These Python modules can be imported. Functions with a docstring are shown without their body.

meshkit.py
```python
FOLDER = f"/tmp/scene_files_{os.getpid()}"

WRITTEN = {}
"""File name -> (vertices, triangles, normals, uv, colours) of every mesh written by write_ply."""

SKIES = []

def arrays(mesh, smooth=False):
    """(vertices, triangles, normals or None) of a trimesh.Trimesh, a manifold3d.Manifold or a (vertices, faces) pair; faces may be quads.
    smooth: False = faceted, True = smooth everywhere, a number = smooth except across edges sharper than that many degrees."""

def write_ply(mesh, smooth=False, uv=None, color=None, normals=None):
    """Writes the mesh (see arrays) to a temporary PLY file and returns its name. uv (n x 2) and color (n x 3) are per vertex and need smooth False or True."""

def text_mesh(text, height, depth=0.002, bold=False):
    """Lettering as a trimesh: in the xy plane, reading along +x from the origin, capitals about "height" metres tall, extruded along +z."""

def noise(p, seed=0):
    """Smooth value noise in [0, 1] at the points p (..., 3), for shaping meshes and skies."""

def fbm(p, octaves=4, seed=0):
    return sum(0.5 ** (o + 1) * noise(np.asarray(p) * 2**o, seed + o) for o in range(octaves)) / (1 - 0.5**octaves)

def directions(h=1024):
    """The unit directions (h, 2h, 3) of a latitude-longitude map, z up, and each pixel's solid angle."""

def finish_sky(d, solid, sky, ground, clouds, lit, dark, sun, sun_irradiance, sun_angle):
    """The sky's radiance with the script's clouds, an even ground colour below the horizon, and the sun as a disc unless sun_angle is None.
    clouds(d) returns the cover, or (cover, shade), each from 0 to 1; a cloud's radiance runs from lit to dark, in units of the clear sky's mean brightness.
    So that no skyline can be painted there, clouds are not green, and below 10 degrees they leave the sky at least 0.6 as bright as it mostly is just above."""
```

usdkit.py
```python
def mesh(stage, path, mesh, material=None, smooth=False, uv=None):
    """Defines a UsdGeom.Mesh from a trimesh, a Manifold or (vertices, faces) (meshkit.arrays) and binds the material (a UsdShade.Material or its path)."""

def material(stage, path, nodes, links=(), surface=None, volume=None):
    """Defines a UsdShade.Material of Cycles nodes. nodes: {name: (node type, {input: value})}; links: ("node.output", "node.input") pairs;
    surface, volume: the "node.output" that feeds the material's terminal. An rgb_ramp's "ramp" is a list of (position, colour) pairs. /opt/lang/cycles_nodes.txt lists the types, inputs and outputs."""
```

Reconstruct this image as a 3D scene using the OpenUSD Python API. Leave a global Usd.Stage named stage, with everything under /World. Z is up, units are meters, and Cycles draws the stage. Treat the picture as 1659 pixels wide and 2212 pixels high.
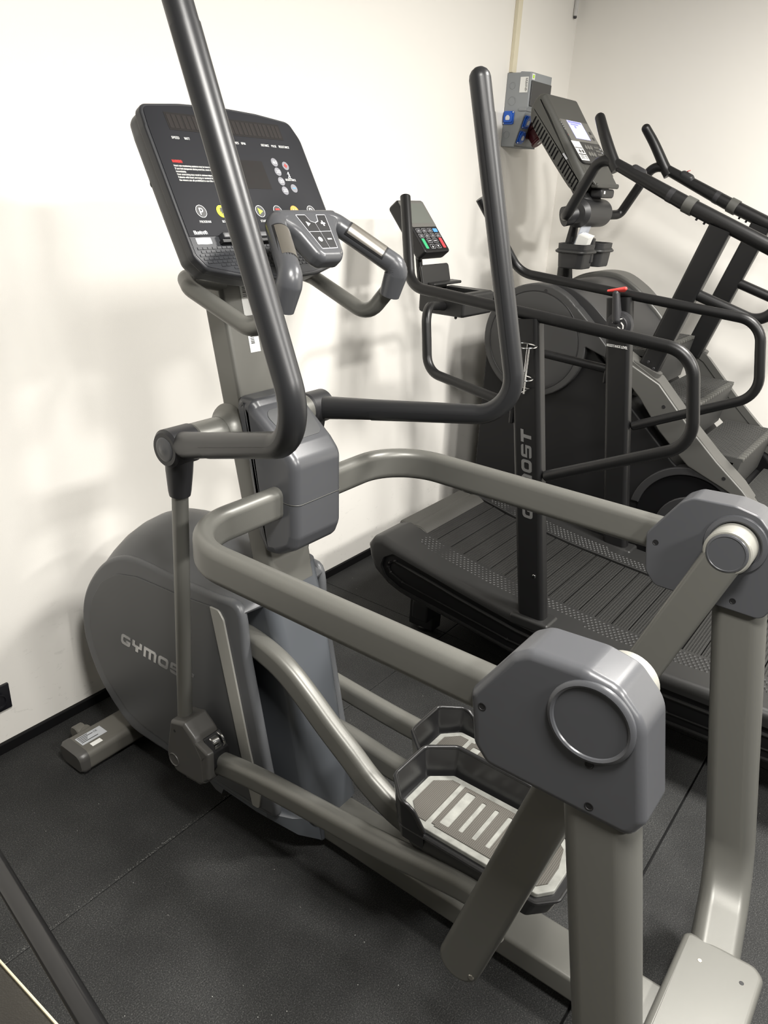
import math, random
import numpy as np, trimesh, usdkit, meshkit
import manifold3d as m3
import shapely, shapely.geometry as sg
from pxr import Usd, UsdGeom, UsdLux, UsdShade, Gf, Sdf, Vt

random.seed(7); rng = np.random.default_rng(7)
PI = math.pi
stage = Usd.Stage.CreateInMemory()
UsdGeom.SetStageUpAxis(stage, UsdGeom.Tokens.z); UsdGeom.SetStageMetersPerUnit(stage, 1.0)
UsdGeom.Xform.Define(stage, '/World'); UsdGeom.Scope.Define(stage, '/World/Looks')

# ------------------------------------------------------------------ camera, light, exposure
W_PX, H_PX, F_PX = 1659, 2212, 1660.0
YAW, PITCH, ROLL, CAM_Z = math.radians(54.095445), math.radians(23.373658), math.radians(-2.881442), 1.59
fw = np.array([math.sin(YAW) * math.cos(PITCH), math.cos(YAW) * math.cos(PITCH), -math.sin(PITCH)])
rt0 = np.array([math.cos(YAW), -math.sin(YAW), 0.0]); dn0 = np.cross(fw, rt0)
rt = math.cos(ROLL) * rt0 + math.sin(ROLL) * dn0; dn = -math.sin(ROLL) * rt0 + math.cos(ROLL) * dn0
cam = UsdGeom.Camera.Define(stage, '/World/camera')
cam.CreateHorizontalApertureAttr(36.0); cam.CreateVerticalApertureAttr(36.0 * H_PX / W_PX)
cam.CreateFocalLengthAttr(36.0 * F_PX / W_PX); cam.CreateClippingRangeAttr(Gf.Vec2f(0.02, 100))
M = Gf.Matrix4d(*[float(x) for x in (*rt, 0, *(-dn), 0, *(-fw), 0, 0, 0, CAM_Z, 1)])
UsdGeom.Xformable(cam).AddTransformOp().Set(M)
cam.CreateExposureAttr(2.74)

def rect_light(name, x, y, z, w, h, power, col):
    l = UsdLux.RectLight.Define(stage, '/World/' + name)
    l.CreateWidthAttr(w); l.CreateHeightAttr(h); l.CreateIntensityAttr(power); l.CreateColorAttr(Gf.Vec3f(*col))
    UsdGeom.Xformable(l).AddTranslateOp().Set(Gf.Vec3d(x, y, z))
WARM = (1.0, 0.972, 0.925)
L_MAIN, L_AUX = 12.5, 19.0
rect_light('ceiling_lamp', 0.40, -0.10, 2.72, 0.42, 0.42, L_MAIN * 1.7, WARM)
rect_light('ceiling_lamp_001', 0.40, -1.75, 2.72, 0.36, 0.36, L_MAIN * 2.9, WARM)
rect_light('ceiling_lamp_002', 2.45, -0.10, 2.72, 0.42, 0.42, L_AUX * 1.2, WARM)
rect_light('ceiling_lamp_003', 2.45, -1.75, 2.72, 0.36, 0.36, L_AUX * 2.4, WARM)

# ------------------------------------------------------------------ materials
LK = '/World/Looks/'
MATS = {}
def lin(*c): return tuple(((x / 255) / 12.92 if x / 255 <= .04045 else ((x / 255 + .055) / 1.055) ** 2.4) for x in c)
def plain(name, col, rough=.5, metal=0., spec=.5, bump=0., bscale=600., coat=0., var=0., vscale=30.):
    n = {'p': ('principled_bsdf', dict(base_color=col, roughness=rough, metallic=metal, specular_ior_level=spec, coat_weight=coat, coat_roughness=.15))}
    l = []
    if bump or var: n['tc'] = ('texture_coordinate', {})
    if bump:
        n['nz'] = ('noise_texture', dict(scale=bscale, detail=2.)); n['b'] = ('bump', dict(strength=bump, distance=.0006))
        l += [('tc.object', 'nz.vector'), ('nz.fac', 'b.height'), ('b.normal', 'p.normal')]
    if var:
        n['nv'] = ('noise_texture', dict(scale=vscale, detail=4.))
        n['r'] = ('rgb_ramp', {'ramp': [(.3, tuple(c * (1 - var) for c in col)), (.7, tuple(min(1, c * (1 + var)) for c in col))]})
        l += [('tc.object', 'nv.vector'), ('nv.fac', 'r.fac'), ('r.color', 'p.base_color')]
    MATS[name] = usdkit.material(stage, LK + name, n, l, surface='p.BSDF')
def emit(name, col, strength):
    MATS[name] = usdkit.material(stage, LK + name, {'e': ('emission', dict(color=col, strength=strength))}, [], surface='e.emission')

plain('frame_paint', (.140, .139, .126), .36, .3, .55, bump=.12, bscale=1500)
plain('frame_paint_light', (.30, .295, .265), .4, .2, .5)
plain('cap_plastic', (.066, .068, .074), .30, 0., .55, bump=.08, bscale=1800)
plain('shell_plastic', (.080, .083, .088), .38, 0., .5, bump=.08, bscale=1800)
plain('shell_panel', (.072, .074, .076), .42, 0., .5)
plain('shroud_plastic', (.075, .082, .092), .36, 0., .5)
plain('grip_rubber', (.017, .0175, .019), .36, 0., .5, bump=.15, bscale=1400)
plain('hub_plastic', (.020, .020, .022), .42, 0., .5)
plain('knuckle_plastic', (.062, .060, .056), .38, 0., .5)
plain('joint_black', (.008, .008, .009), .5)
plain('slot_black', (.003, .003, .0035), .8, 0., .1)
plain('silver_strip', (.40, .395, .365), .42, .35, .5)
plain('logo_chrome', (.62, .62, .62), .25, .9)
plain('steel', (.55, .52, .47), .28, .95)
plain('chrome', (.7, .7, .7), .1, 1.)
plain('pedal_black', (.014, .014, .0145), .26, 0., .55)
plain('pedal_pad', (.24, .242, .222), .55, 0., .4, var=.18, vscale=45)
plain('pedal_tread', (.105, .098, .086), .6, 0., .35)
plain('foot_paint', (.13, .125, .11), .45, .2)
plain('console_shell', (.085, .087, .090), .42, 0., .45)
plain('console_bezel', (.034, .035, .039), .4, 0., .5)
plain('console_face', (.008, .0085, .0115), .55, 0., .2)
plain('console_tray', (.040, .042, .047), .48, 0., .4)
plain('window_dark', (.009, .0075, .007), .6, 0., .2)
plain('segment_dark', (.017, .014, .013), .6, 0., .2)
plain('print_white', (.78, .78, .76), .6)
plain('print_grey', (.34, .34, .36), .6)
plain('print_red', (.60, .035, .03), .6)
plain('print_yellow', (.85, .80, .02), .55)
plain('print_green', (.48, .80, .05), .55)
plain('print_orange', (.95, .30, .04), .5)
plain('print_pink', (.95, .42, .25), .5)
plain('print_blue', (.09, .30, .75), .5)
plain('button_grey', (.17, .17, .19), .5)
plain('button_black', (.010, .010, .011), .4)
plain('label_white', (.80, .80, .77), .5)
plain('label_silver', (.52, .54, .57), .45, .2)
plain('label_ink', (.05, .05, .05), .6)
plain('black_powder', (.007, .007, .0073), .38, 0., .42, bump=.1, bscale=1600)
plain('tread_frame', (.016, .016, .0158), .42, 0., .45)
plain('frame_recess', (.0035, .0035, .004), .5, 0., .3)
plain('crossbar_grey', (.06, .06, .055), .5)
plain('tm_screen', (.13, .14, .125), .3, 0., .5)
plain('key_green', (.04, .38, .16), .5)
plain('key_red', (.62, .05, .06), .5)
plain('stair_grey', (.092, .091, .085), .38, .25, .5)
plain('stair_dark', (.024, .024, .025), .42, 0., .45)
plain('stair_panel', (.038, .038, .038), .45, 0., .4)
plain('stair_body', (.006, .006, .0065), .55, 0., .3)
plain('stair_console', (.066, .066, .060), .5, 0., .4)
plain('stair_face', (.030, .030, .030), .42, 0., .4)
plain('lcd_bezel', (.13, .128, .118), .32)
plain('tread_step', (.045, .045, .043), .55)
plain('box_grey', (.26, .275, .285), .5)
plain('box_window', (.035, .035, .035), .35)
plain('socket_blue', (.015, .10, .50), .35)
plain('socket_red', (.085, .006, .010), .4)
plain('socket_white', (.72, .71, .70), .45)
plain('trunk_cream', (.72, .66, .50), .5)
plain('outlet_black', (.012, .012, .015), .25)
plain('skirting_black', (.004, .004, .0045), .6, 0., .25)
plain('ceiling_white', (.62, .61, .59), .9)
plain('wall_grey', (.20, .20, .195), .8)
plain('crumb', (.10, .10, .095), .7)
plain('carton_white', (.82, .82, .79), .6)
plain('handle_red', (.75, .07, .06), .4)
plain('tube_gloss', (.016, .016, .0165), .2, 0., .55)
plain('edge_cream', (.78, .70, .50), .4)
emit('lcd_glow', (.27, .27, .80), .62)
emit('lcd_glow_deep', (.10, .10, .85), .8)

# plastic bag: thin translucent film
MATS['bag_film'] = usdkit.material(stage, LK + 'bag_film', {
    't': ('transparent_bsdf', dict(color=(.9, .92, .95))), 'd': ('principled_bsdf', dict(base_color=(.55, .58, .65), roughness=.25)),
    'm': ('mix_closure', dict(fac=.62))}, [('t.BSDF', 'm.closure1'), ('d.BSDF', 'm.closure2')], surface='m.closure')
# wall: warm white paint, faint roller texture, scuffs near the floor
MATS['wall_paint'] = usdkit.material(stage, LK + 'wall_paint', {
    'g': ('geometry', {}), 'sx': ('separate_xyz', {}),
    'mp': ('mapping', dict(scale=(1., 1., 2.2))), 'n1': ('noise_texture', dict(scale=16., detail=8., roughness=.72, distortion=1.6)),
    'r1': ('rgb_ramp', {'ramp': [(.60, (0, 0, 0)), (.66, (1, 1, 1)), (.68, (0, 0, 0))]}),
    'mr': ('map_range', dict(from_min=.05, from_max=.55, to_min=.34, to_max=0., clamp=True)),
    'mul': ('math', dict(math_type='multiply')), 'bw': ('rgb_to_bw', {}),
    'mx': ('mix', dict(color1=(.835, .812, .762), color2=(.33, .32, .29))),
    'n2': ('noise_texture', dict(scale=420., detail=2.)), 'b': ('bump', dict(strength=.12, distance=.0008)),
    'p': ('principled_bsdf', dict(roughness=.75, specular_ior_level=.25))},
    [('g.position', 'sx.vector'), ('g.position', 'mp.vector'), ('mp.vector', 'n1.vector'), ('n1.fac', 'r1.fac'), ('r1.color', 'bw.color'), ('sx.z', 'mr.value'),
     ('bw.val', 'mul.value1'), ('mr.result', 'mul.value2'), ('mul.value', 'mx.fac'), ('mx.color', 'p.base_color'),
     ('g.position', 'n2.vector'), ('n2.fac', 'b.height'), ('b.normal', 'p.normal')], surface='p.BSDF')
# rubber floor tile: black granulate with light flecks and dusty wear
MATS['rubber'] = usdkit.material(stage, LK + 'rubber', {
    'g': ('geometry', {}), 'n1': ('noise_texture', dict(scale=330., detail=3., roughness=.7)),
    'r1': ('rgb_ramp', {'ramp': [(.36, (.006, .0062, .0065)), (.56, (.022, .0225, .0222)), (.74, (.085, .085, .082))]}),
    'n3': ('noise_texture', dict(scale=5., detail=6., roughness=.65)), 'r3': ('rgb_ramp', {'ramp': [(.35, (.72, .72, .72)), (.75, (1.35, 1.35, 1.33))]}),
    'm1': ('mix', dict(mix_type='multiply', fac=1.)),
    'v': ('voronoi_texture', dict(scale=95.)), 'wn': ('white_noise_texture', {}),
    'lt': ('math', dict(math_type='less_than', value2=.085)), 'gt': ('math', dict(math_type='greater_than', value2=.975)), 'an': ('math', dict(math_type='multiply')),
    'm2': ('mix', dict(color2=(.50, .50, .47))),
    'b': ('bump', dict(strength=.55, distance=.0012)), 'p': ('principled_bsdf', dict(roughness=.72, specular_ior_level=.35))},
    [('g.position', 'n1.vector'), ('n1.fac', 'r1.fac'), ('g.position', 'n3.vector'), ('n3.fac', 'r3.fac'), ('r1.color', 'm1.color1'), ('r3.color', 'm1.color2'),
     ('g.position', 'v.vector'), ('v.position', 'wn.vector'), ('v.distance', 'lt.value1'), ('wn.value', 'gt.value1'), ('lt.value', 'an.value1'), ('gt.value', 'an.value2'),
     ('an.value', 'm2.fac'), ('m1.color', 'm2.color1'), ('m2.color', 'p.base_color'), ('n1.fac', 'b.height'), ('b.normal', 'p.normal')], surface='p.BSDF')
# treadmill slat: fine grid of ribs
def ribbed(name, col, scx, scy, rough=.5, strength=.8, dist=.0012):
    MATS[name] = usdkit.material(stage, LK + name, {
        'g': ('geometry', {}), 's': ('separate_xyz', {}), 'mx': ('math', dict(math_type='multiply', value2=scx)), 'my': ('math', dict(math_type='multiply', value2=scy)),
        'sx': ('math', dict(math_type='sine')), 'sy': ('math', dict(math_type='sine')), 'mxm': ('math', dict(math_type='maximum')),
        'b': ('bump', dict(strength=strength, distance=dist)), 'p': ('principled_bsdf', dict(base_color=col, roughness=rough, specular_ior_level=.4))},
        [('g.position', 's.vector'), ('s.x', 'mx.value1'), ('s.y', 'my.value1'), ('mx.value', 'sx.value1'), ('my.value', 'sy.value1'), ('sx.value', 'mxm.value1'), ('sy.value', 'mxm.value2'),
         ('mxm.value', 'b.height'), ('b.normal', 'p.normal')], surface='p.BSDF')
ribbed('slat_rubber', (.0135, .0135, .0128), 2 * PI / .0055, 2 * PI / .009, .48)
ribbed('crossbar_rib', (.050, .049, .044), 2 * PI / .0035, 0.0, .5)
ribbed('tread_ribs', (.078, .072, .062), 0.0, 2 * PI / .0036, .6, .6, .0006)
MATS['deck_leather'] = usdkit.material(stage, LK + 'deck_leather', {
    'g': ('geometry', {}), 'v': ('voronoi_texture', dict(scale=260.)), 'b': ('bump', dict(strength=.7, distance=.0012)),
    'p': ('principled_bsdf', dict(base_color=(.030, .027, .022), roughness=.36, specular_ior_level=.6))},
    [('g.position', 'v.vector'), ('v.distance', 'b.height'), ('b.normal', 'p.normal')], surface='p.BSDF')

# ------------------------------------------------------------------ mesh helpers
def V(*a): return np.array(a, float)
def unit(a): a = np.asarray(a, float); return a / np.linalg.norm(a)
def cat(*ms): return trimesh.util.concatenate([tm(m) for m in ms])
def tm(m):
    if hasattr(m, 'to_mesh'):
        q = m.to_mesh(); return trimesh.Trimesh(q.vert_properties[:, :3], q.tri_verts, process=False)
    return m
def fix(m):
    if m.volume < 0: m.invert()
    return m
def fillet(pts, r, n=7):
    pts = [np.asarray(p, float) for p in pts]; out = [pts[0]]
    rr = r if isinstance(r, (list, tuple)) else [r] * (len(pts) - 2)
    for i in range(1, len(pts) - 1):
        p, a, b = pts[i], pts[i - 1] - pts[i], pts[i + 1] - pts[i]
        la, lb = np.linalg.norm(a), np.linalg.norm(b); a, b = a / la, b / lb
        ang = math.acos(np.clip(a @ b, -1, 1)); 
        if ang > PI - .02 or rr[i - 1] <= 0: out.append(p); continue
        d = min(rr[i - 1] / math.tan(ang / 2), la * .49 if i > 1 else la * .95, lb * .49 if i < len(pts) - 2 else lb * .95); R = d * math.tan(ang / 2)
        c = p + unit(a + b) * R / math.sin(ang / 2)
        u0, u1 = p + a * d - c, p + b * d - c; th = PI - ang
        for k in range(n + 1):
            t = k / n; out.append(c + (math.sin((1 - t) * th) * u0 + math.sin(t * th) * u1) / math.sin(th))
    out.append(pts[-1]); return np.array(out)
def smooth_path(pts, n=6):
    """Catmull-Rom through the points."""
    p = np.array(pts, float); p = np.vstack([2 * p[0] - p[1], p, 2 * p[-1] - p[-2]]); out = []
    for i in range(1, len(p) - 2):
        for t in np.linspace(0, 1, n, endpoint=False):
            a, b, c, d = p[i - 1], p[i], p[i + 1], p[i + 2]
            out.append(.5 * (2 * b + (c - a) * t + (2 * a - 5 * b + 4 * c - d) * t * t + (3 * b - a - 3 * c + d) * t ** 3))
    out.append(p[-2]); return np.array(out)
def circ(r, n=20, ry=None, a0=0., a1=2 * PI):
    t = np.linspace(a0, a1, n, endpoint=False); return np.c_[r * np.cos(t), (ry or r) * np.sin(t)]
def rrect(w, h, r, n=5):
    out = []
    for cx, cy, a in ((w / 2 - r, h / 2 - r, 0), (-w / 2 + r, h / 2 - r, PI / 2), (-w / 2 + r, -h / 2 + r, PI), (w / 2 - r, -h / 2 + r, 1.5 * PI)):
        for k in range(n + 1):
            t = a + PI / 2 * k / n; out.append((cx + r * math.cos(t), cy + r * math.sin(t)))
    return np.array(out)
def sweep(path, prof, up=(0, 0, 1), scale=None, caps=True, round_ends=0.):
    """Profile coordinates: first along side (tangent x up), second along up."""
    path = np.asarray(path, float); n = len(path); T = np.gradient(path, axis=0)
    for i in range(n):
        if 0 < i < n - 1: T[i] = unit(path[i + 1] - path[i]) + unit(path[i] - path[i - 1])
    T /= np.linalg.norm(T, axis=1)[:, None]
    U = []; u = np.asarray(up, float)
    fixed = max(abs(unit(u) @ t) for t in T) < .97
    for t in T:
        u = (np.asarray(up, float) if fixed else u); u = unit(u - (u @ t) * t); U.append(u)
    rings, sc = [], np.ones(n) if scale is None else np.asarray(scale, float)
    P, TT, UU, S = [list(z) for z in (path, T, U, sc)]
    if round_ends:
        m = 4
        for k in range(1, m + 1):
            a = PI / 2 * k / m
            P.append(path[-1] + T[-1] * round_ends * math.sin(a)); TT.append(T[-1]); UU.append(U[-1]); S.append(sc[-1] * max(math.cos(a), .02))
    k = len(prof)
    for p, t, u, s in zip(P, TT, UU, S):
        side = np.cross(t, u); rings.append(p + s * (prof[:, :1] * side + prof[:, 1:] * u))
    v = np.vstack(rings); f = []
    for i in range(len(P) - 1):
        for j in range(k):
            a, b = i * k + j, i * k + (j + 1) % k; f += [(a, b, b + k), (a, b + k, a + k)]
    if caps:
        v = np.vstack([v, [P[0]], [P[-1]]]); c0, c1 = len(v) - 2, len(v) - 1; base = (len(P) - 1) * k
        for j in range(k): f += [(c0, (j + 1) % k, j), (c1, base + j, base + (j + 1) % k)]
    return fix(trimesh.Trimesh(v, f, process=False))
def tube(path, r, n=20, scale=None, up=(.3, .5, .8), round_ends=0.): return sweep(path, circ(r, n), up, scale, True, round_ends)
def frame(ax):
    ax = unit(ax); h = V(0, 0, 1) if abs(ax[2]) < .9 else V(1, 0, 0); a = unit(np.cross(h, ax)); return a, np.cross(ax, a), ax
def lathe(prof, origin, axis, n=32):
    """prof: list of (radius, height along axis)"""
    a, b, c = frame(axis); o = np.asarray(origin, float); v, f = [], []; k = len(prof)
    for j in range(n):
        t = 2 * PI * j / n; d = math.cos(t) * a + math.sin(t) * b
        for r, h in prof: v.append(o + max(r, 1e-5) * d + h * c)
    for j in range(n):
        for i in range(k - 1):
            q, w = j * k + i, ((j + 1) % n) * k + i; f += [(q, w, w + 1), (q, w + 1, q + 1)]
    return fix(trimesh.Trimesh(v, f, process=False))
def disc(origin, axis, r, h, bev=.002, n=32):
    return lathe([(0, 0), (r, 0), (r, h - bev), (r - bev, h), (0, h)], origin, axis, n)
def cyl(p0, p1, r, bev=.003, n=28):
    p0, p1 = np.asarray(p0, float), np.asarray(p1, float); L = np.linalg.norm(p1 - p0)
    return lathe([(0, 0), (r - bev, 0), (r, bev), (r, L - bev), (r - bev, L), (0, L)], p0, p1 - p0, n)
def hull(*pr, seg=20):
    pts = []
    for p, r in pr:
        s = m3.Manifold.sphere(r, seg).translate(tuple(map(float, p))); pts.append(s)
    return tm(m3.Manifold.batch_hull(pts))
def rbox(x0, x1, y0, y1, z0, z1, r=.004, seg=12):
    r = min(r, (x1 - x0) / 2.001, (y1 - y0) / 2.001, (z1 - z0) / 2.001)
    return hull(*[((x, y, z), r) for x in (x0 + r, x1 - r) for y in (y0 + r, y1 - r) for z in (z0 + r, z1 - r)], seg=seg)
def box(x0, x1, y0, y1, z0, z1): return trimesh.creation.box(bounds=[(x0, y0, z0), (x1, y1, z1)])
def xf(m, o, ex, ey, ez):
    """Local (x,y,z) to world."""
    m = tm(m).copy(); v = m.vertices; m.vertices = np.asarray(o, float) + v[:, :1] * np.asarray(ex) + v[:, 1:2] * np.asarray(ey) + v[:, 2:] * np.asarray(ez); return fix(m)
def round_poly(pts, r, n=5):
    """Closed 2D polygon with rounded corners."""
    pts = [np.asarray(p, float) for p in pts]; N = len(pts); rr = r if isinstance(r, (list, tuple)) else [r] * N; out = []
    for i in range(N):
        p, a, b = pts[i], pts[i - 1] - pts[i], pts[(i + 1) % N] - pts[i]; la, lb = np.linalg.norm(a), np.linalg.norm(b); a, b = a / la, b / lb
        ang = math.acos(np.clip(a @ b, -1, 1))
        if rr[i] <= 0 or ang > PI - .03: out.append(p); continue
        d = min(rr[i] / math.tan(ang / 2), la * .48, lb * .48); R = d * math.tan(ang / 2); c = p + unit(a + b) * R / math.sin(ang / 2)
        u0, u1 = p + a * d - c, p + b * d - c; th = PI - ang
        for k in range(n + 1):
            t = k / n; out.append(c + (math.sin((1 - t) * th) * u0 + math.sin(t * th) * u1) / math.sin(th))
    return np.array(out)
def smooth_poly(pts, n=5): 
    p = np.array(pts, float); N = len(p); out = []
    for i in range(N):
        a, b, c, d = p[i - 1], p[i], p[(i + 1) % N], p[(i + 2) % N]
        for t in np.linspace(0, 1, n, endpoint=False):
            out.append(.5 * (2 * b + (c - a) * t + (2 * a - 5 * b + 4 * c - d) * t * t + (3 * b - a - 3 * c + d) * t ** 3))
    return np.array(out)
def area2(p): return .5 * np.sum(p[:, 0] * np.roll(p[:, 1], -1) - np.roll(p[:, 0], -1) * p[:, 1])
def inset(p, d):
    """Move the vertices of a CCW polygon inwards."""
    e = np.roll(p, -1, 0) - p; e /= np.maximum(np.linalg.norm(e, axis=1), 1e-9)[:, None]; nrm = np.c_[-e[:, 1], e[:, 0]]
    nn = nrm + np.roll(nrm, 1, 0); L = np.maximum((nn ** 2).sum(1), .5); return p + d * 2 * nn / L[:, None]
def prism(poly, h0, h1, bev=0., seg=3, bev0=None):
    """Extrusion of a simple polygon along local z with rounded edges."""
    p = np.asarray(poly, float); p = p if area2(p) > 0 else p[::-1]
    b1, b0 = bev, bev if bev0 is None else bev0; rings = []
    ks = range(seg + 1)
    rings += [(b0 * (1 - math.sin(PI / 2 * k / seg)), h0 + b0 * (1 - math.cos(PI / 2 * k / seg))) for k in ks] if b0 > 0 else [(0, h0)]
    rings += [(b1 * (1 - math.cos(PI / 2 * k / seg)), h1 - b1 * (1 - math.sin(PI / 2 * k / seg))) for k in ks] if b1 > 0 else [(0, h1)]
    k = len(p); v, f = [], []
    for d, h in rings:
        q = inset(p, d) if d > 0 else p; v.append(np.c_[q, np.full(k, h)])
    for i in range(len(rings) - 1):
        for j in range(k):
            a, b = i * k + j, i * k + (j + 1) % k; f += [(a, b, b + k), (a, b + k, a + k)]
    tv, tf = trimesh.creation.triangulate_polygon(sg.Polygon(v[0][:, :2]), engine='earcut')
    def cap(idx, z, flip):
        base = v[idx][:, :2]; tv, tf = trimesh.creation.triangulate_polygon(sg.Polygon(base), engine='earcut')
        from_i = [int(np.argmin(((base - q) ** 2).sum(1))) + idx * k for q in tv]
        for a, b, c in tf:
            t = (from_i[a], from_i[b], from_i[c]); A = tv[a], tv[b], tv[c]
            ccw = (A[1][0] - A[0][0]) * (A[2][1] - A[0][1]) - (A[1][1] - A[0][1]) * (A[2][0] - A[0][0]) > 0
            f.append(t if ccw != flip else (t[0], t[2], t[1]))
    cap(0, h0, True); cap(len(rings) - 1, h1, False)
    return fix(trimesh.Trimesh(np.vstack(v), f, process=False))
def pyz(poly, x0, x1, bev=0., bev0=None, seg=3):
    """Outline in (y,z), extruded along x; bev at the x1 end, bev0 at the x0 end."""
    return xf(prism(poly, x0, x1, bev, seg, bev0), (0, 0, 0), (0, 1, 0), (0, 0, 1), (1, 0, 0))
def extr(shape, h0, h1):
    """shapely polygon(s), holes allowed -> local z extrusion."""
    out = []
    for g in getattr(shape, 'geoms', [shape]):
        if g.area > 1e-9:
            m = trimesh.creation.extrude_polygon(g, h1 - h0, engine='earcut'); m.apply_translation((0, 0, h0)); out.append(m)
    return trimesh.util.concatenate(out)
def loft(rings, caps=True):
    k = len(rings[0]); v = np.vstack(rings); f = []
    for i in range(len(rings) - 1):
        for j in range(k):
            a, b = i * k + j, i * k + (j + 1) % k; f += [(a, b, b + k), (a, b + k, a + k)]
    if caps:
        for i, fl in ((0, True), (len(rings) - 1, False)):
            c = len(v); v = np.vstack([v, [rings[i].mean(0)]])
            for j in range(k):
                t = (c, i * k + j, i * k + (j + 1) % k); f.append(t if not fl else (t[0], t[2], t[1]))
    return fix(trimesh.Trimesh(v, f, process=False))
def text(s, h, depth=.0006, bold=False): return meshkit.text_mesh(s, h, depth, bold)

# ------------------------------------------------------------------ scene helpers
USED = {}
def uniq(parent, name):
    k = (parent, name); USED[k] = USED.get(k, -1) + 1; return f'{parent}/{name}' + (f'_{USED[k]:03d}' if USED[k] else '')
def keys(prim, **kw):
    for k, v in kw.items():
        if v: prim.SetCustomDataByKey(k, v)
class Thing:
    def __init__(s, name, origin, label, category, group=None):
        s.o = np.asarray(origin, float); x = UsdGeom.Xform.Define(stage, uniq('/World', name)); x.AddTranslateOp().Set(Gf.Vec3d(*map(float, s.o)))
        s.prim = x.GetPrim(); s.path = str(s.prim.GetPath()); keys(s.prim, label=label, category=category, group=group)
    def part(s, name, mesh, mat, parent=None, label=None, kind=None, smooth=38):
        m = tm(mesh).copy(); m.vertices = m.vertices - s.o
        p = uniq(parent or s.path, name); q = usdkit.mesh(stage, p, m, MATS[mat], smooth=smooth); keys(q.GetPrim(), label=label, kind=kind); return p
def struct(name, mesh, mat, parent=None, smooth=False, kind='structure'):
    p = uniq(parent or '/World', name); q = usdkit.mesh(stage, p, tm(mesh), MATS[mat], smooth=smooth)
    if kind: keys(q.GetPrim(), kind=kind)
    return p

# ------------------------------------------------------------------ the room
WY, WX, CZ = 1.912, 4.03, 2.75          # far wall, right wall, ceiling
X0, Y0 = -3.8, -5.7
struct('floor_base', box(X0, WX, Y0, WY, -.06, -.012), 'skirting_black')
fl = UsdGeom.Xform.Define(stage, '/World/floor'); keys(fl.GetPrim(), kind='structure')
xs = [X0] + [2.206 + k for k in range(-6, 2)] + [WX]; ys = [Y0] + [1.276 + k for k in range(-6, 1)] + [WY]
for i in range(len(xs) - 1):
    for j in range(len(ys) - 1):
        g = (.0009 if j + 1 == len(ys) - 1 or j + 2 == len(ys) else .0022)
        gl, gh = (.0026 if ys[j] < 1 else .0009), (.0026 if ys[j + 1] < 1 else .0009)
        t = rbox(xs[i] + .0009, xs[i + 1] - .0009, ys[j] + gl, ys[j + 1] - gh, -.012, 0, .0018, 8)
        q = usdkit.mesh(stage, uniq('/World/floor', 'tile'), t, MATS['rubber'], smooth=38)
cr_ = []
for k in range(420):
    x = rng.uniform(.05, 1.15); y = 1.2775 + abs(rng.normal(0, .0035)); r_ = rng.uniform(.0006, .0017)
    if rng.random() > .35 + .65 * abs(math.sin(x * 9)): continue
    m = trimesh.creation.icosphere(0, r_); m.apply_translation((x, y, r_ * .5)); cr_.append(m)
q = usdkit.mesh(stage, '/World/floor/rubber_crumb', cat(*cr_), MATS['crumb']); keys(q.GetPrim(), kind='stuff')
struct('wall_far', box(X0, WX + .1, WY, WY + .1, -.06, CZ), 'wall_paint')
struct('wall_right', box(WX, WX + .1, Y0, WY, -.06, CZ), 'wall_paint')
struct('wall_left', box(X0 - .1, X0, Y0, WY, -.06, CZ), 'wall_grey')
struct('wall_back', box(X0 - .1, WX + .1, Y0 - .1, Y0, -.06, CZ), 'wall_grey')
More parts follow.
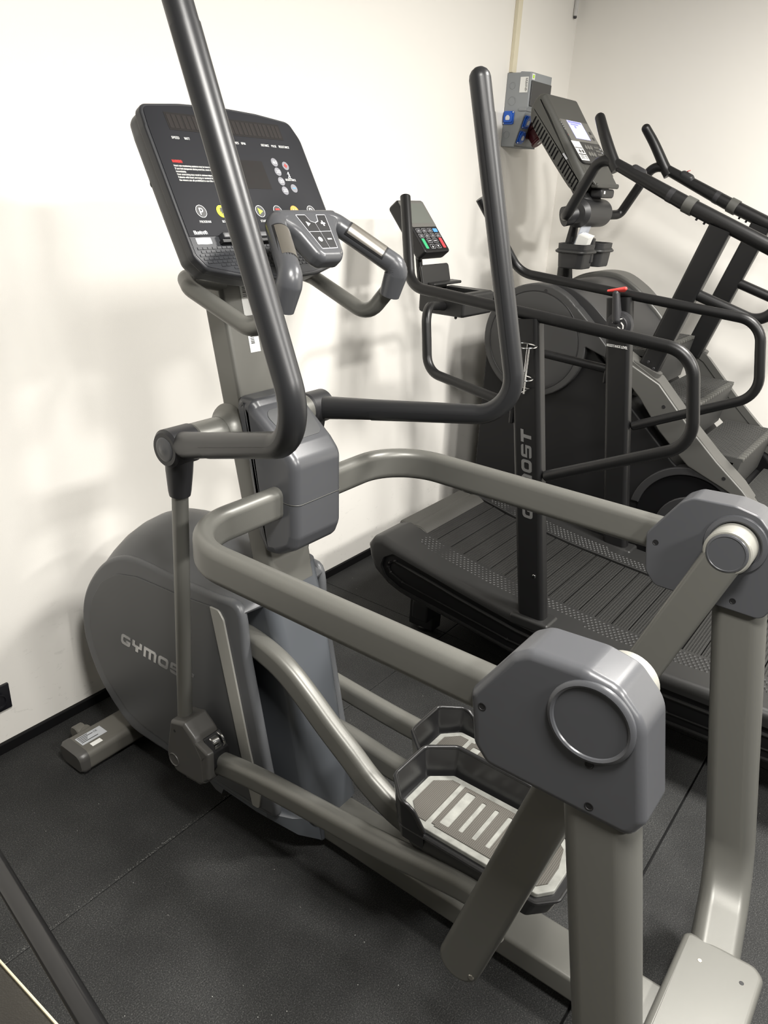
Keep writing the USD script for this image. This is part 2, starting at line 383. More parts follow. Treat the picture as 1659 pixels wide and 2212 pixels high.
struct('ceiling', box(X0 - .1, WX + .1, Y0 - .1, WY + .1, CZ, CZ + .1), 'ceiling_white')
struct('baseboard_far', rbox(X0, WX - .012, WY - .012, WY, 0, .034, .003, 8), 'skirting_black')
struct('baseboard_right', rbox(WX - .012, WX, Y0, WY, 0, .034, .003, 8), 'skirting_black')

# cable trunking, socket box, outlet on the far wall
t = Thing('cable_trunking', (3.433, WY, 2.05), 'narrow cream cable trunking running up the wall above the grey socket box', 'cable trunking')
t.part('channel', rbox(3.411, 3.444, WY - .018, WY, 2.047, CZ, .002, 8), 'trunk_cream')
t.part('cover_strip', rbox(3.444, 3.458, WY - .012, WY, 2.047, CZ, .002, 8), 'trunk_cream')
t = Thing('conduit_stub', (3.982, WY, 2.34), 'short white conduit end stopping high up beside the wall corner', 'conduit')
t.part('pipe', cyl((3.985, WY - .010, 2.35), (3.985, WY - .010, CZ), .010), 'ceiling_white')
t.part('end_plug', cyl((3.985, WY - .010, 2.340), (3.985, WY - .010, 2.352), .008), 'label_ink')

t = Thing('socket_box', (3.5, WY, 1.75), 'grey plastic power socket box with blue and red outlets mounted on the wall', 'socket box')
sd = [(1.912, 1.752), (1.843, 1.752), (1.843, 1.764), (1.803, 1.892), (1.803, 1.902), (1.796, 1.908), (1.796, 2.046), (1.845, 2.049), (1.850, 2.045), (1.912, 2.045)]
t.part('housing', xf(prism(sd, 3.40, 3.605, .004), (0, 0, 0), (0, 1, 0), (0, 0, 1), (1, 0, 0)), 'box_grey')
t.part('latch', rbox(3.396, 3.45, 1.800, 1.838, 1.894, 1.908, .003), 'box_grey')
t.part('breaker_window', rbox(3.41, 3.598, 1.790, 1.80, 1.915, 2.014, .003), 'box_window', label='dark breaker window')
t.part('side_label', box(3.3985, 3.4005, 1.805, 1.844, 1.967, 2.027), 'label_white', label='white sticker with a bar code')
bars = [box(3.3980, 3.3990, 1.808, 1.808 + .004, 1.972 + k * .0043, 1.972 + k * .0043 + rng.uniform(.001, .003)) for k in range(12)]
bars += [box(3.3980, 3.3990, 1.8135, 1.8145 + rng.uniform(.001, .004), 1.972 + k * .0043, 1.9745 + k * .0043) for k in range(12)]
t.part('bar_code', cat(*bars), 'label_ink')
t.part('front_label', box(3.412, 3.438, 1.795, 1.797, 2.018, 2.041), 'label_white')
t.part('test_mark', box(3.418, 3.431, 1.794, 1.7955, 2.024, 2.036), 'print_green')
for y, z, r in ((1.880, 1.995, .014), (1.876, 1.935, .018), (1.888, 1.80, .015)):
    t.part('knockout', lathe([(r, 0), (r, .0012), (r - .0015, .0012), (r - .0015, 0)], (3.4, y, z), (-1, 0, 0), 28), 'box_grey')
def socket(o, ez, ey, ex, withwhite=True):
    f = lambda m: xf(m, o, ex, ey, ez)
    p = t.part('socket', f(prism(rrect(.052, .054, .008), 0, .006, .002)), 'socket_blue', label='blue earthed socket with hinged lid')
    t.part('lid', f(prism(round_poly([(-.021, -.020), (.021, -.020), (.023, .010), (.012, .026), (-.012, .026), (-.023, .010)], .008), .005, .013, .004)), 'socket_blue', p)
    if withwhite: t.part('lid_button', f(prism(round_poly([(-.010, -.010), (.010, -.010), (.011, .002), (.004, .010), (-.004, .010), (-.011, .002)], .004), .012, .0145, .001)), 'socket_white', p)
    for sx in (-.022, .022): t.part('screw', f(disc((sx, .022 if sx > 0 else -.022, .006), (0, 0, 1), .003, .0015, .0005, 12)), 'chrome', p)
socket((3.40, 1.883, 1.868), V(-1, 0, 0), V(0, 0, 1), V(0, -1, 0))
sl = unit(V(0, -.04, .128)); sn = unit(np.cross(V(1, 0, 0), sl)); sn = sn if sn[1] < 0 else -sn
for x, h in ((3.435, .030), (3.435, .094)): socket(V(x, 1.843, 1.764) + sl * h, sn, sl, V(1, 0, 0))
o = V(3.515, 1.843, 1.764) + sl * .062
f = lambda m: xf(m, o, V(1, 0, 0), sl, sn)
rp = t.part('industrial_socket', f(prism(rrect(.070, .070, .01), 0, .008, .002)), 'socket_red', label='dark red round industrial socket')
tilt = unit(sn * .9 - sl * .5)
t.part('socket_barrel', cyl(o + sn * .005, o + tilt * .055, .030, .004), 'socket_red', rp)
t.part('socket_lid', disc(o + tilt * .055, tilt, .034, .010, .003), 'socket_red', rp)
t.part('socket_mark', xf(prism(rrect(.016, .018, .004), 0, .001), o + tilt * .0655, V(1, 0, 0), np.cross(tilt, V(1, 0, 0)), tilt), 'socket_white', rp)

t = Thing('wall_outlet', (.80, WY, .14), 'glossy black wall outlet plate low on the wall at the left edge', 'wall outlet')
t.part('plate', rbox(.762, .844, WY - .010, WY, .140, .223, .003), 'outlet_black')
t.part('insert', lathe([(.0, .006), (.019, .006), (.021, .012), (.024, .012), (.024, 0)], (.803, WY - .010, .1815), (0, -1, 0), 32), 'outlet_black')
t.part('earth_clip', rbox(.800, .806, WY - .020, WY - .012, .198, .205, .001), 'chrome')

# ------------------------------------------------------------------ elliptical trainer
XC = 1.18
mir = lambda p: V(2 * XC - p[0], p[1], p[2])
def flip(m):
    m = tm(m).copy(); m.vertices[:, 0] = 2 * XC - m.vertices[:, 0]; return fix(m)
e = Thing('elliptical_trainer', (XC, .90, 0), 'large dark grey elliptical trainer with console, moving arms and pedals in the foreground', 'elliptical trainer')

# base
e.part('base_beam', rbox(1.125, 1.235, .03, 1.70, .035, .100, .010), 'frame_paint')
for y in (.55, 1.25): e.part('beam_foot', cyl((XC, y, 0), (XC, y, .037), .030), 'joint_black')
ft = e.part('front_foot', sweep([(.906, 1.690, .044), (1.454, 1.690, .044)], rrect(.108, .066, .020), (0, 0, 1)), 'foot_paint')
for s, ex in ((1, .906), (-1, 1.454)):
    pr = rrect(.112, .070, .022); a = sweep([(ex + .002 * s, 1.690, .043), (ex - .014 * s, 1.690, .043), (ex - .024 * s, 1.690, .042)], pr, (0, 0, 1), [1, 1, .86])
    e.part('foot_cap', a, 'knuckle_plastic', ft)
    e.part('level_pad', cyl((ex + .03 * s, 1.690, 0), (ex + .03 * s, 1.690, .014), .026), 'joint_black', ft)
    e.part('transport_wheel', cat(cyl((ex + .045 * s, 1.735, .050), (ex + .075 * s, 1.765, .050), .016), cyl((ex + .040 * s, 1.770, .045), (ex + .072 * s, 1.770, .045), .024)), 'foot_paint', ft)
ez_ = V(0, 0, 1)
e.part('rating_label', box(.914, .994, 1.675, 1.714, .0765, .0777), 'label_silver', ft, label='silver rating label with a CE mark')
e.part('serial_label', rbox(.931, .964, 1.652, 1.668, .0755, .0772, .0006, 6), 'label_white', ft)
e.part('label_print', cat(*[box(.918, .918 + w, 1.708 - .0062 * k, 1.7105 - .0062 * k, .0776, .0781) for k, w in enumerate((.032, .046, .026, .022, .052))], *[xf(text('CE', .007, .0005), (.966, 1.700, .0776), (1, 0, 0), (0, 1, 0), ez_)]), 'label_ink', ft)

# shroud: side covers, hood, column shroud
A = [(1.0594, 0.1186), (1.2573, 0.1023), (1.4481, 0.1003), (1.514, 0.0973), (1.6165, 0.1054), (1.719, 0.1795), (1.7728, 0.2596), (1.7982, 0.3469), (1.7901, 0.4352), (1.7515, 0.5194), (1.6774, 0.6067), (1.5983, 0.6584), (1.5171, 0.6787), (1.3608, 0.6808), (1.2299, 0.6848), (1.1416, 0.6808), (1.1203, 0.5549), (1.0889, 0.4078), (1.0554, 0.2535), (1.03, 0.149)]
A = np.array(A)
def dense(poly, step=.02):
    out = []
    for i in range(len(poly)):
        a, b = poly[i], poly[(i + 1) % len(poly)]; n = max(1, int(np.linalg.norm(b - a) / step))
        out += [a + (b - a) * k / n for k in range(n)]
    return np.array(out)
As = smooth_poly(A, 5)
cov = pyz(As, 1.030, 1.058, .012, .012, 4)
for nm, m in (('side_cover', cov), ('side_cover', flip(cov))): c0 = e.part(nm, m, 'shell_plastic')
# inner logo panel, strip
Pn = np.array([(1.167, 0.1338), (1.3192, 0.1368), (1.444, 0.1409), (1.5323, 0.1439), (1.6084, 0.1592), (1.7038, 0.2393), (1.7444, 0.3205), (1.7525, 0.4169), (1.7272, 0.488), (1.6744, 0.559), (1.5983, 0.6107), (1.513, 0.632), (1.3649, 0.6412), (1.2319, 0.6554), (1.1893, 0.4839), (1.1447, 0.2809), (1.1112, 0.1338)])
Pn = round_poly(Pn, [.0, .0, .05, .05, .1, .1, .1, .1, .1, .1, .1, .1, .1, .004, .0, .0, .01])
pan = pyz(dense(Pn, .03), 1.0272, 1.0315, .0, .0015)
strip_o = round_poly([(1.2324, 0.6554), (1.2025, 0.6564), (1.1863, 0.6361), (1.1142, 0.3114), (1.0777, 0.1693), (1.0818, 0.1287), (1.1061, 0.1287), (1.1421, 0.2637)], [.001, .016, .02, .1, .03, .018, .004, .1])
st = pyz(dense(strip_o, .04), 1.0255, 1.0315, .0, .0012)
e.part('logo_panel', pan, 'shell_panel'); e.part('logo_panel', flip(pan), 'shell_panel')
e.part('accent_strip', st, 'silver_strip', label='silver accent strip'); e.part('accent_strip', flip(st), 'silver_strip', label='silver accent strip')

# lettering of the maker's mark, drawn as strokes
def mark_letters(h=1.0):
    P = lambda *p: sg.Polygon(p); w, s = 1.18, .27
    ring = lambda: sg.Polygon(rrect(w, h, .30 * h, 4) + [w / 2, h / 2]).difference(sg.Polygon(rrect(w - 2 * s, h - 2 * s, .12, 3) + [w / 2, h / 2]))
    G = ring().difference(sg.box(.55 * w, .52 * h, w + .1, .74 * h)).union(sg.box(.55 * w, .30 * h, w, .52 * h))
    Yl = P((0, h), (.32, h), (.32, .62), (.86, .62), (.86, h), (w, h), (w, .42), (.76, .38), (.76, 0), (.42, 0), (.42, .38), (0, .42))
    Ml = sg.box(0, 0, 1.5, h).difference(sg.box(.28, -.1, .61, h - s)).difference(sg.box(.89, -.1, 1.22, h - s)).difference(P((1.2, h + .01), (1.51, h + .01), (1.51, .75)))
    S = sg.Polygon(rrect(w, h, .2 * h, 4) + [w / 2, h / 2]).difference(sg.box(s, .58 * h, w + .1, h - s * .85)).difference(sg.box(-.1, s * .85, w - s, .42 * h))
    T = sg.box(0, h - s, w, h).union(sg.box(w / 2 - .16, 0, w / 2 + .16, h))
    out, x = [], 0.
    for g, wd in ((G, w), (Yl, w), (Ml, 1.5), (ring(), w), (S, w), (T, w)):
        g = shapely.affinity.translate(g, x); out.append(shapely.affinity.affine_transform(g, [1, .22, 0, 1, 0, 0])); x += wd + .22
    return out, x
def logo(thing, o, ex, ey, length, height, mat, parent=None):
    L, tot = mark_letters(); sx = length / tot
    for g in L: thing.part('logo_letter', xf(extr(shapely.affinity.scale(g, sx, height, origin=(0, 0)), 0, .0012), o, ex, ey, np.cross(ex, ey)), mat, parent, smooth=False)
logo(e, V(1.0275, 1.609, .3945), V(0, -1, 0), V(0, 0, 1), .304, .0345, 'logo_chrome')
logo(e, V(2 * XC - 1.0275, 1.305, .3945), V(0, 1, 0), V(0, 0, 1), .304, .0345, 'logo_chrome')

# hood between the side covers
Hs = np.array([(1.2177, 0.1186), (1.3192, 0.1084), (1.512, 0.1064), (1.6165, 0.1135), (1.715, 0.1876), (1.7677, 0.2647), (1.7921, 0.3469), (1.784, 0.4352), (1.7454, 0.5194), (1.6724, 0.6016), (1.5952, 0.6513), (1.5171, 0.6706), (1.4207, 0.6726), (1.3192, 0.6737), (1.2299, 0.6767), (1.1518, 0.6726), (1.1447, 0.6584), (1.2177, 0.6412)])
Hc = np.array([(1.20, .12), (1.30, .10), (1.49, .09), (1.60, .10), (1.715, .190), (1.775, .284), (1.800, .375), (1.792, .468), (1.755, .560), (1.690, .655), (1.615, .722), (1.525, .766), (1.42, .780), (1.32, .772), (1.215, .745), (1.115, .705), (1.110, .675), (1.20, .655)])
rings = []
for x, k in ((1.036, 0.), (1.045, .08), (1.060, .28), (1.082, .56), (1.11, .80), (1.145, .95), (1.18, 1.), (1.215, .95), (1.25, .80), (1.278, .56), (1.300, .28), (1.315, .08), (1.324, 0.)):
    q = smooth_poly(Hs * (1 - k) + Hc * k, 4); rings.append(np.c_[np.full(len(q), x), q])
e.part('hood', loft(rings), 'shell_plastic')
e.part('slot_liner', box(1.058, 1.302, 1.19, 1.245, .12, .655), 'slot_black')
# central shroud around the column foot
sh = []
for z, yr, yf in ((.100, .950, 1.20), (.21, .988, 1.20), (.36, 1.018, 1.20), (.49, 1.045, 1.20), (.635, 1.083, 1.20), (.70, 1.103, 1.20), (.735, 1.110, 1.20)):
    hw = .082 if z < .6 else .090; q = round_poly([(-hw, 0), (hw, 0), (hw, yf - yr), (-hw, yf - yr)], [.028, .028, .004, .004], 6); sh.append(np.c_[q[:, 0] + XC, q[:, 1] + yr, np.full(len(q), z)])
cs = e.part('column_shroud', loft(sh), 'shroud_plastic')
tail = pyz(round_poly([(1.24, .030), (1.24, .150), (1.04, .150), (.955, .105), (.948, .030)], .012), 1.118, 1.242, .006, .006)
e.part('tail_cover', tail, 'shroud_plastic'); e.part('cover_screw', disc((1.1185, .970, .055), (-1, 0, 0), .006, .001, .0004, 14), 'joint_black')
for s in (-1, 1):
    w = loft([np.c_[np.full(6, XC + s * xx), q] for xx, q in ((.058, np.array([(1.30, .045), (1.30, .13), (1.04, .13), (.965, .10), (.952, .035), (1.1, .035)])), (.110, np.array([(1.30, .070), (1.30, .13), (1.05, .13), (1.01, .11), (.99, .070), (1.1, .060)])), (.149, np.array([(1.32, .108), (1.32, .135), (1.08, .14), (1.062, .125), (1.060, .112), (1.1, .108)])))])
    e.part('belly_cover', w, 'shroud_plastic')

# column
cr = []
for z in np.linspace(.70, 1.46, 14):
    y = 1.116 + .226 * (z - .763); q = round_poly([(-.067, 0), (.067, 0), (.067, .064), (-.067, .064)], .010, 4); cr.append(np.c_[q[:, 0] + XC, q[:, 1] + y, np.full(len(q), z)])
cl = e.part('column', loft(cr), 'frame_paint')
def colpt(x, z, d=.0): return V(x, 1.116 + .226 * (z - .763) - d, z)
cz_ = unit(V(0, .226, 1)); cn_ = np.cross(V(1, 0, 0), cz_)
for zz, hh, nb in ((1.308, .075, 9), (1.232, .046, 7)):
    e.part('bar_code_label', xf(box(0, .030, 0, hh, -.0002, .0008), colpt(1.166, zz), V(1, 0, 0), cz_, cn_), 'label_white', cl, label='white bar code label')
    e.part('bar_code', xf(cat(*[box(.006, .016, hh - .006 - k * .0036, hh - .006 - k * .0036 + rng.uniform(.0008, .0024), .0007, .0012) for k in range(nb)]), colpt(1.166, zz), V(1, 0, 0), cz_, cn_), 'label_ink', cl)
# mid boot over the column
bt = round_poly([(1.205, 1.150), (1.160, 1.150), (1.150, 1.136), (1.060, 1.066), (1.032, 1.035), (1.028, .865), (1.040, .832), (1.088, .806), (1.125, .800), (1.150, .84)], [.006, .012, .01, .03, .045, .03, .03, .02, .02, .01], 6)
bo = e.part('column_boot', pyz(bt, 1.101, 1.259, .022, .022, 4), 'cap_plastic')
sd_ = unit(V(0, 1.150 - 1.060, 1.136 - 1.066)); sn_ = np.cross(V(1, 0, 0), sd_)
e.part('boot_recess', xf(prism(round_poly([(-.052, .012), (.052, .012), (.062, .10), (-.062, .10)], .02), -.002, .0012, .001), V(XC, 1.060, 1.066), V(1, 0, 0), sd_, sn_), 'shell_panel', bo)
e.part('boot_seam', sweep(fillet([(1.1008, 1.10, .944), (1.1008, 1.0278, .944), (1.2592, 1.0278, .944), (1.2592, 1.10, .944)], .022), circ(.0006, 6)), 'frame_paint', bo)

# pivot axle
ax = e.part('axle_tube', cyl((1.004, 1.236, 1.064), (1.356, 1.236, 1.064), .0385), 'frame_paint')
for s in (-1, 1): e.part('axle_flange', lathe([(.062, 0), (.060, .004), (.050, .012), (.042, .022), (.039, .034), (.036, .034)], (XC + s * .066, 1.236, 1.064), (s, 0, 0), 36), 'frame_paint', ax)

# moving arms
def handle(s, corner, pad, ext, rod_foot):
    hx = XC + s * .210
    hub = e.part('arm_hub', cyl((XC + s * .1735, 1.236, 1.064), (XC + s * .247, 1.236, 1.064), .0405, .006, 40), 'hub_plastic')
    e.part('hub_cap', lathe([(.0255, 0), (.0255, .0012), (.021, .0035), (.015, .003), (.010, .0055), (0, .0065)], (XC + s * .2465, 1.236, 1.064), (s, 0, 0), 36), 'cap_plastic', hub, label='grey domed hub cap')
    c, p = V(*corner), V(*pad); tip = p + (p - c) * ext; h0 = V(hx, 1.236, 1.064); d0 = unit(c - h0); st = h0 + d0 * .020
    path = fillet([st, st + d0 * .05, c, tip], [0, .085], 12)
    path = np.vstack([path[:2]] + [path[1] + (path[2] - path[1]) * t for t in (.25, .5, .75)] + [path[2:]]) if True else path
    L = np.r_[0, np.cumsum(np.linalg.norm(np.diff(path, axis=0), axis=1))]
    sc = np.interp(L, [0, .05, .16, .40, 2], [1.30, 1.22, 1.10, 1.0, 1.0])
    nrm = unit(np.cross(c - h0, tip - c)); r = .0222
    hb = e.part('handle', tube(path, r, 28, sc, up=nrm, round_ends=r), 'grip_rubber')
    # grip shell on the outer side of the bend
    Lp = L[-1] - np.linalg.norm(tip - p); sel = [i for i in range(len(path)) if .085 < L[i] < Lp]; a = path[sel]; a = np.vstack([path[0] + (path[-1] - path[0]) * 0 + h0 * 0 + (path[1] + (path[2] - path[1]) * 0), a]) if False else np.vstack([a, [p]])
    sca = np.interp(np.r_[L[sel], Lp], L, sc)
    outw = unit(unit(c - h0) - unit(tip - c)); side_sign = np.sign(np.dot(np.cross(unit(tip - c), nrm), unit(c - h0)))
    th = np.linspace(-1.62, 1.62, 15); ro, ri = r + .0011, r - .003
    pr = np.r_[np.c_[side_sign * ro * np.cos(th), ro * np.sin(th)], np.c_[side_sign * ri * np.cos(th[::-1]), ri * np.sin(th[::-1])]]
    m = sweep(a, pr, nrm, sca, caps=False); e.part('grip_shell', m, 'grip_rubber', hb)
    # socket and push rod
    f0 = V(*rod_foot); rd = unit(f0 - h0)
    e.part('rod_socket', lathe([(0, .025), (.030, .025), (.0285, .055), (.0245, .100), (.0225, .112), (.018, .112)], h0, rd, 32), 'hub_plastic', hub)
    e.part('push_rod', cyl(h0 + rd * .10, f0, .0178), 'frame_paint')
handle(-1, (.835, .760, 1.211), (.850, 1.010, 1.778), .18, (.9655, 1.272, .345))
handle(1, (1.525, .747, 1.118), (1.510, .894, 1.720), .105, (1.3945, 1.31, .345))

# knuckles
kn = round_poly([(1.287, .358), (1.303, .285), (1.311, .238), (1.276, .202), (1.186, .212), (1.168, .225), (1.170, .300), (1.200, .345), (1.237, .374)], [.012, .02, .02, .02, .006, .004, .02, .03, .010], 5)
fl_ = round_poly([(1.24, .205), (1.187, .211), (1.153, .246), (1.152, .322), (1.186, .333), (1.24, .35)], [.002, .01, .006, .006, .02, .004], 4)
for s in (-1, 1):
    g = (lambda m: m) if s < 0 else (lambda m: xf(m, V(0, .045, .02), (1, 0, 0), (0, 1, 0), (0, 0, 1)) if True else m)
    mk = lambda m: g(m if s < 0 else flip(m))
    k = e.part('knuckle_cover', mk(pyz(kn, .930, 1.004, .008, .010, 4)), 'knuckle_plastic')
    e.part('knuckle_flange', mk(pyz(fl_, .931, .950, .001, .006)), 'knuckle_plastic', k)
    e.part('knuckle_plug', mk(lathe([(0, .0), (.0150, .0), (.0165, .0022), (.018, .0022), (.019, 0)], (.9305, 1.280, .240), (-1, 0, 0), 28)), 'knuckle_plastic', k)
    e.part('knuckle_hole', mk(disc((.9305, 1.270, .334), (-1, 0, 0), .0042, .0006, .0002, 14)), 'joint_black', k)
    e.part('joint_recess', mk(pyz(round_poly([(1.196, .245), (1.155, .262), (1.163, .300), (1.190, .335), (1.215, .338)], .01), .953, 1.0045, .001, .001)), 'joint_black', k)
    e.part('joint_bearing', mk(cat(cyl((.966, 1.186, .312), (.988, 1.186, .312), .020, .002), cyl((.991, 1.184, .314), (.997, 1.184, .314), .022, .001))), 'chrome', k, label='bright steel rod end bearing')

# pedal bars and crank links
def bar(name, pts, r, w, h, rad=.016): return e.part(name, sweep(fillet(pts, r) if r else smooth_path(pts, 6), rrect(w, h, rad, 5), (0, 0, 1)), 'frame_paint')
bar('pedal_bar', [(.983, 1.198, .252), (.983, 1.02, .284), (.983, .70, .316), (.983, .46, .350), (.978, .42, .325), (.970, .405, .285)], 0, .042, .058, .017)
bar('pedal_bar', [(1.377, 1.245, .300), (1.377, 1.115, .290), (1.377, .845, .277), (1.377, .55, .290), (1.380, .47, .300)], 0, .042, .060, .017)
bar('crank_link', [(1.075, 1.2329, 0.5792), (1.075, 1.1463, 0.5746), (1.075, 1.0801, 0.5609), (1.075, 1.0241, 0.5374), (1.075, 0.968, 0.4997), (1.075, 0.9018, 0.4498), (1.075, 0.8355, 0.4039), (1.075, 0.7693, 0.3581), (1.075, 0.6725, 0.3214), (1.07, .52, .34)], 0, .042, .064, .016)
bar('crank_link', [(1.288, 1.21, .215), (1.288, 1.04, .226), (1.288, .84, .211), (1.288, .71, .225), (1.288, .55, .26)], 0, .044, .066, .016)

# swing arms behind the rear caps
for s, hub_c, foot in ((-1, (.238, .977), (.423, .283)), (1, (.243, .974), (.486, .287))):
    xa, xb = XC + s * .297, XC + s * .262
    hv, fv = V(*hub_c), V(*foot); dv = unit(fv - hv); pv = V(-dv[1], dv[0]); ra = .042; tt = np.linspace(-PI / 2, PI / 2, 13)
    stad = np.array([fv + ra * (math.cos(q) * dv + math.sin(q) * pv) for q in tt] + [hv - ra * .9 * (math.cos(q) * dv + math.sin(q) * pv) for q in tt])
    am = pyz(stad, XC - .298, XC - .260, .011, .011, 4); arm = e.part('swing_arm', am if s < 0 else flip(am), 'frame_paint')
    e.part('swing_hub', cyl((XC + s * .314, *hub_c), (XC + s * .262, *hub_c), .0450, .003, 40), 'frame_paint_light', arm, label='pale grey hub cylinder')
    e.part('hub_end_cap', lathe([(0, 0), (.039, 0), (.0375, .003), (.0345, .0042), (.0335, .0030), (0, .0030)], (XC + s * .262, *hub_c), (-s, 0, 0), 40), 'cap_plastic', arm)
    e.part('pivot_pin', cyl((XC + s * .262, foot[0] - .012, foot[1] + .008), (XC + s * .205, foot[0] - .012, foot[1] + .008), .021), 'cap_plastic', arm)
    e.part('pivot_bolt', disc((XC + s * .2965, foot[0] - .030, foot[1] - .008), (s, 0, 0), .006, .003, .001, 12), 'steel', arm)

# pedals
def pedal(s, dy, dz):
    def g(m):
        m = tm(m).copy(); m.vertices[:, :2] *= .979; return xf(m if s < 0 else flip(m), V(0, dy, dz), (1, 0, 0), (0, 1, 0), (0, 0, 1))
    D = [(1.012, .345), (1.040, .322), (1.095, .322), (1.148, .335), (1.178, .372), (1.176, .625), (1.140, .668), (1.050, .668), (1.010, .630)]
    O = round_poly([(1.000, .340), (1.034, .308), (1.100, .308), (1.156, .324), (1.190, .366), (1.188, .632), (1.146, .682), (1.040, .682), (.998, .640)], .014, 4)
    body = []
    for z, k in ((.335, .86), (.345, .90), (.385, .985), (.392, .985)):
        c = O.mean(0); q = c + (O - c) * k; body.append(np.c_[q, np.full(len(q), z)])
    bd = e.part('pedal_tray', g(loft(body)), 'pedal_black')
    e.part('pedal_rim', g(sweep(np.vstack([np.c_[O, np.full(len(O), .390)], [[*O[0], .390]]]), circ(.0035, 8), (0, 0, 1), caps=False)), 'pedal_black', bd)
    e.part('pedal_pad', g(prism(round_poly(D, .010, 3), .388, .4005, .002)), 'pedal_pad', bd, label='light grey worn foot pad')
    T = shapely.Polygon(D).buffer(-.016, join_style='mitre')
    fr = T.intersection(sg.box(.9, .600, 1.3, .8)); mn = T.intersection(sg.box(.9, .3, 1.3, .588)).difference(sg.box(1.000, .580, 1.030, .60))
    for y in (.566, .531, .500, .469, .438, .407, .376): mn = mn.difference(sg.Polygon(rrect(.098 if y < .56 else .110, .0105 if y < .56 else .022, .003) + [1.096, y]))
    e.part('tread_plate', g(xf(extr(fr, .3995, .4022), (0, 0, 0), (1, 0, 0), (0, 1, 0), (0, 0, 1))), 'tread_ribs', bd, smooth=False)
    e.part('tread_plate', g(xf(extr(mn, .3995, .4022), (0, 0, 0), (1, 0, 0), (0, 1, 0), (0, 0, 1))), 'tread_ribs', bd, smooth=False)
    # wall: outer front corner, front, inner side
    W = fillet([(.997, .585), (.997, .640), (1.040, .683), (1.147, .683), (1.190, .632), (1.190, .330)], .016, 4)
    W = np.vstack([W[0] + (W[1] - W[0]) * t for t in (0, .12, .28, .5, .8)] + [W[1:-1]] + [W[-2] + (W[-1] - W[-2]) * t for t in np.linspace(.1, 1, 10)])
    Lw = np.r_[0, np.cumsum(np.linalg.norm(np.diff(W, axis=0), axis=1))]
    hh = np.interp(Lw, [0, .008, .022, .04, .09, Lw[-1] - .12, Lw[-1]], [.012, .024, .052, .064, .072, .066, .02])
    flare = .010 * hh / .07; n2 = np.gradient(W, axis=0); n2 /= np.linalg.norm(n2, axis=1)[:, None]; nl = np.c_[-n2[:, 1], n2[:, 0]]
    ctr = V(1.09, .50); nl = np.where(((W - ctr) * nl).sum(1)[:, None] > 0, nl, -nl)
    rows = [np.c_[W - nl * .002, np.full(len(W), .360)], np.c_[W + nl * flare[:, None], .390 + hh], np.c_[W + nl * (flare[:, None] - .007), .390 + hh], np.c_[W - nl * .007, np.full(len(W), .388)]]
    v = np.vstack(rows); n = len(W); f = []
    for r_ in range(4):
        for i in range(n - 1):
            a, b, c_, d_ = r_ * n + i, r_ * n + i + 1, ((r_ + 1) % 4) * n + i, ((r_ + 1) % 4) * n + i + 1; f += [(a, b, d_), (a, d_, c_)]
    f += [(0, n, 2 * n), (0, 2 * n, 3 * n), (n - 1, 3 * n - 1, 2 * n - 1), (n - 1, 4 * n - 1, 3 * n - 1)]
    w = fix(trimesh.Trimesh(v, f, process=False))
    lip = sweep(np.c_[W + nl * (flare[:, None] - .0035), .390 + hh], circ(.0048, 10), (0, 0, 1), round_ends=.004)
    e.part('pedal_wall', g(cat(w, lip)), 'pedal_black', bd)
pedal(-1, 0, .025); pedal(1, .105, -.055)

# rail ring, rear caps, legs, rear cover
rp_ = fillet([(.825, .34, .936), (.825, 1.085, .938), (2 * XC - .825, 1.085, .938), (2 * XC - .825, .34, .936)], .135, 14)
e.part('rail_ring', sweep(rp_, rrect(.040, .074, .0185, 7), (0, 0, 1)), 'frame_paint')
co = [(.4115, .946), (.398, .863), (.374, .837), (.163, .836), (.148, .868), (.174, 1.006), (.212, 1.043), (.256, 1.051), (.334, 1.046), (.357, 1.031)]
co = round_poly(co, [.022, .02, .02, .022, .02, .05, .035, .05, .03, .03], 6)
for s in (-1, 1):
    cap = pyz(co, .7885, .868, .004, .013, 5)
    kp = e.part('rear_cap', cap if s < 0 else flip(cap), 'cap_plastic')
    xo, xi = XC + s * .3915, XC + s * .312
    e.part('cap_boss', lathe([(.058, -.001), (.058, .003), (.056, .0055), (.0525, .0066), (.0495, .0052), (.0485, .0032), (0, .0032)], (xo - s * .0008, .238, .983), (s, 0, 0), 48), 'cap_plastic', kp)
    e.part('hub_ring', lathe([(.060, -.001), (.058, .006), (.050, .008), (.047, .006), (.0465, -.001)], (xi + s * .0008, .240, .976), (-s, 0, 0), 48), 'cap_plastic', kp)
    for y, z in ((.388, .932), (.230, .921), (.220, .858)):
        for x, d in ((xo, s), (xi, -s)):
            if x == xi and y == .230: continue
            e.part('cap_screw', lathe([(.0062, 0), (.0062, .0006), (.0050, .0008), (.0045, .0002), (.0, .0002)], (x - d * .0001, y, z), (d, 0, 0), 16), 'joint_black', kp)
    lp = fillet([(XC + s * .355, .219, .870), (XC + s * .355, .093, .185), (XC + s * .17, .060, .085)], .17, 10)
    e.part('rear_leg', sweep(lp, rrect(.062, .102, .027, 6), (0, 1, .25)), 'frame_paint')
rc = np.vstack([])if False else round_poly([(XC - .192, -.020), (XC - .176, -.036), (XC + .176, -.036), (XC + .196, -.015), (XC + .192, .118), (XC + .182, .129), (XC - .182, .129), (XC - .192, .118)], [.02, .03, .03, .03, .01, .012, .012, .01], 5)
cv = e.part('rear_cover', prism(rc, .004, .132, .012, 4, .002), 'frame_paint')
for x, y, m in ((1.311, .082, 'steel'), (1.314, .0, 'joint_black'), (1.049, .082, 'steel'), (1.046, 0, 'joint_black')): e.part('cover_screw', disc((x, y, .1315), (0, 0, 1), .0048, .001, .0004, 14), m, cv)

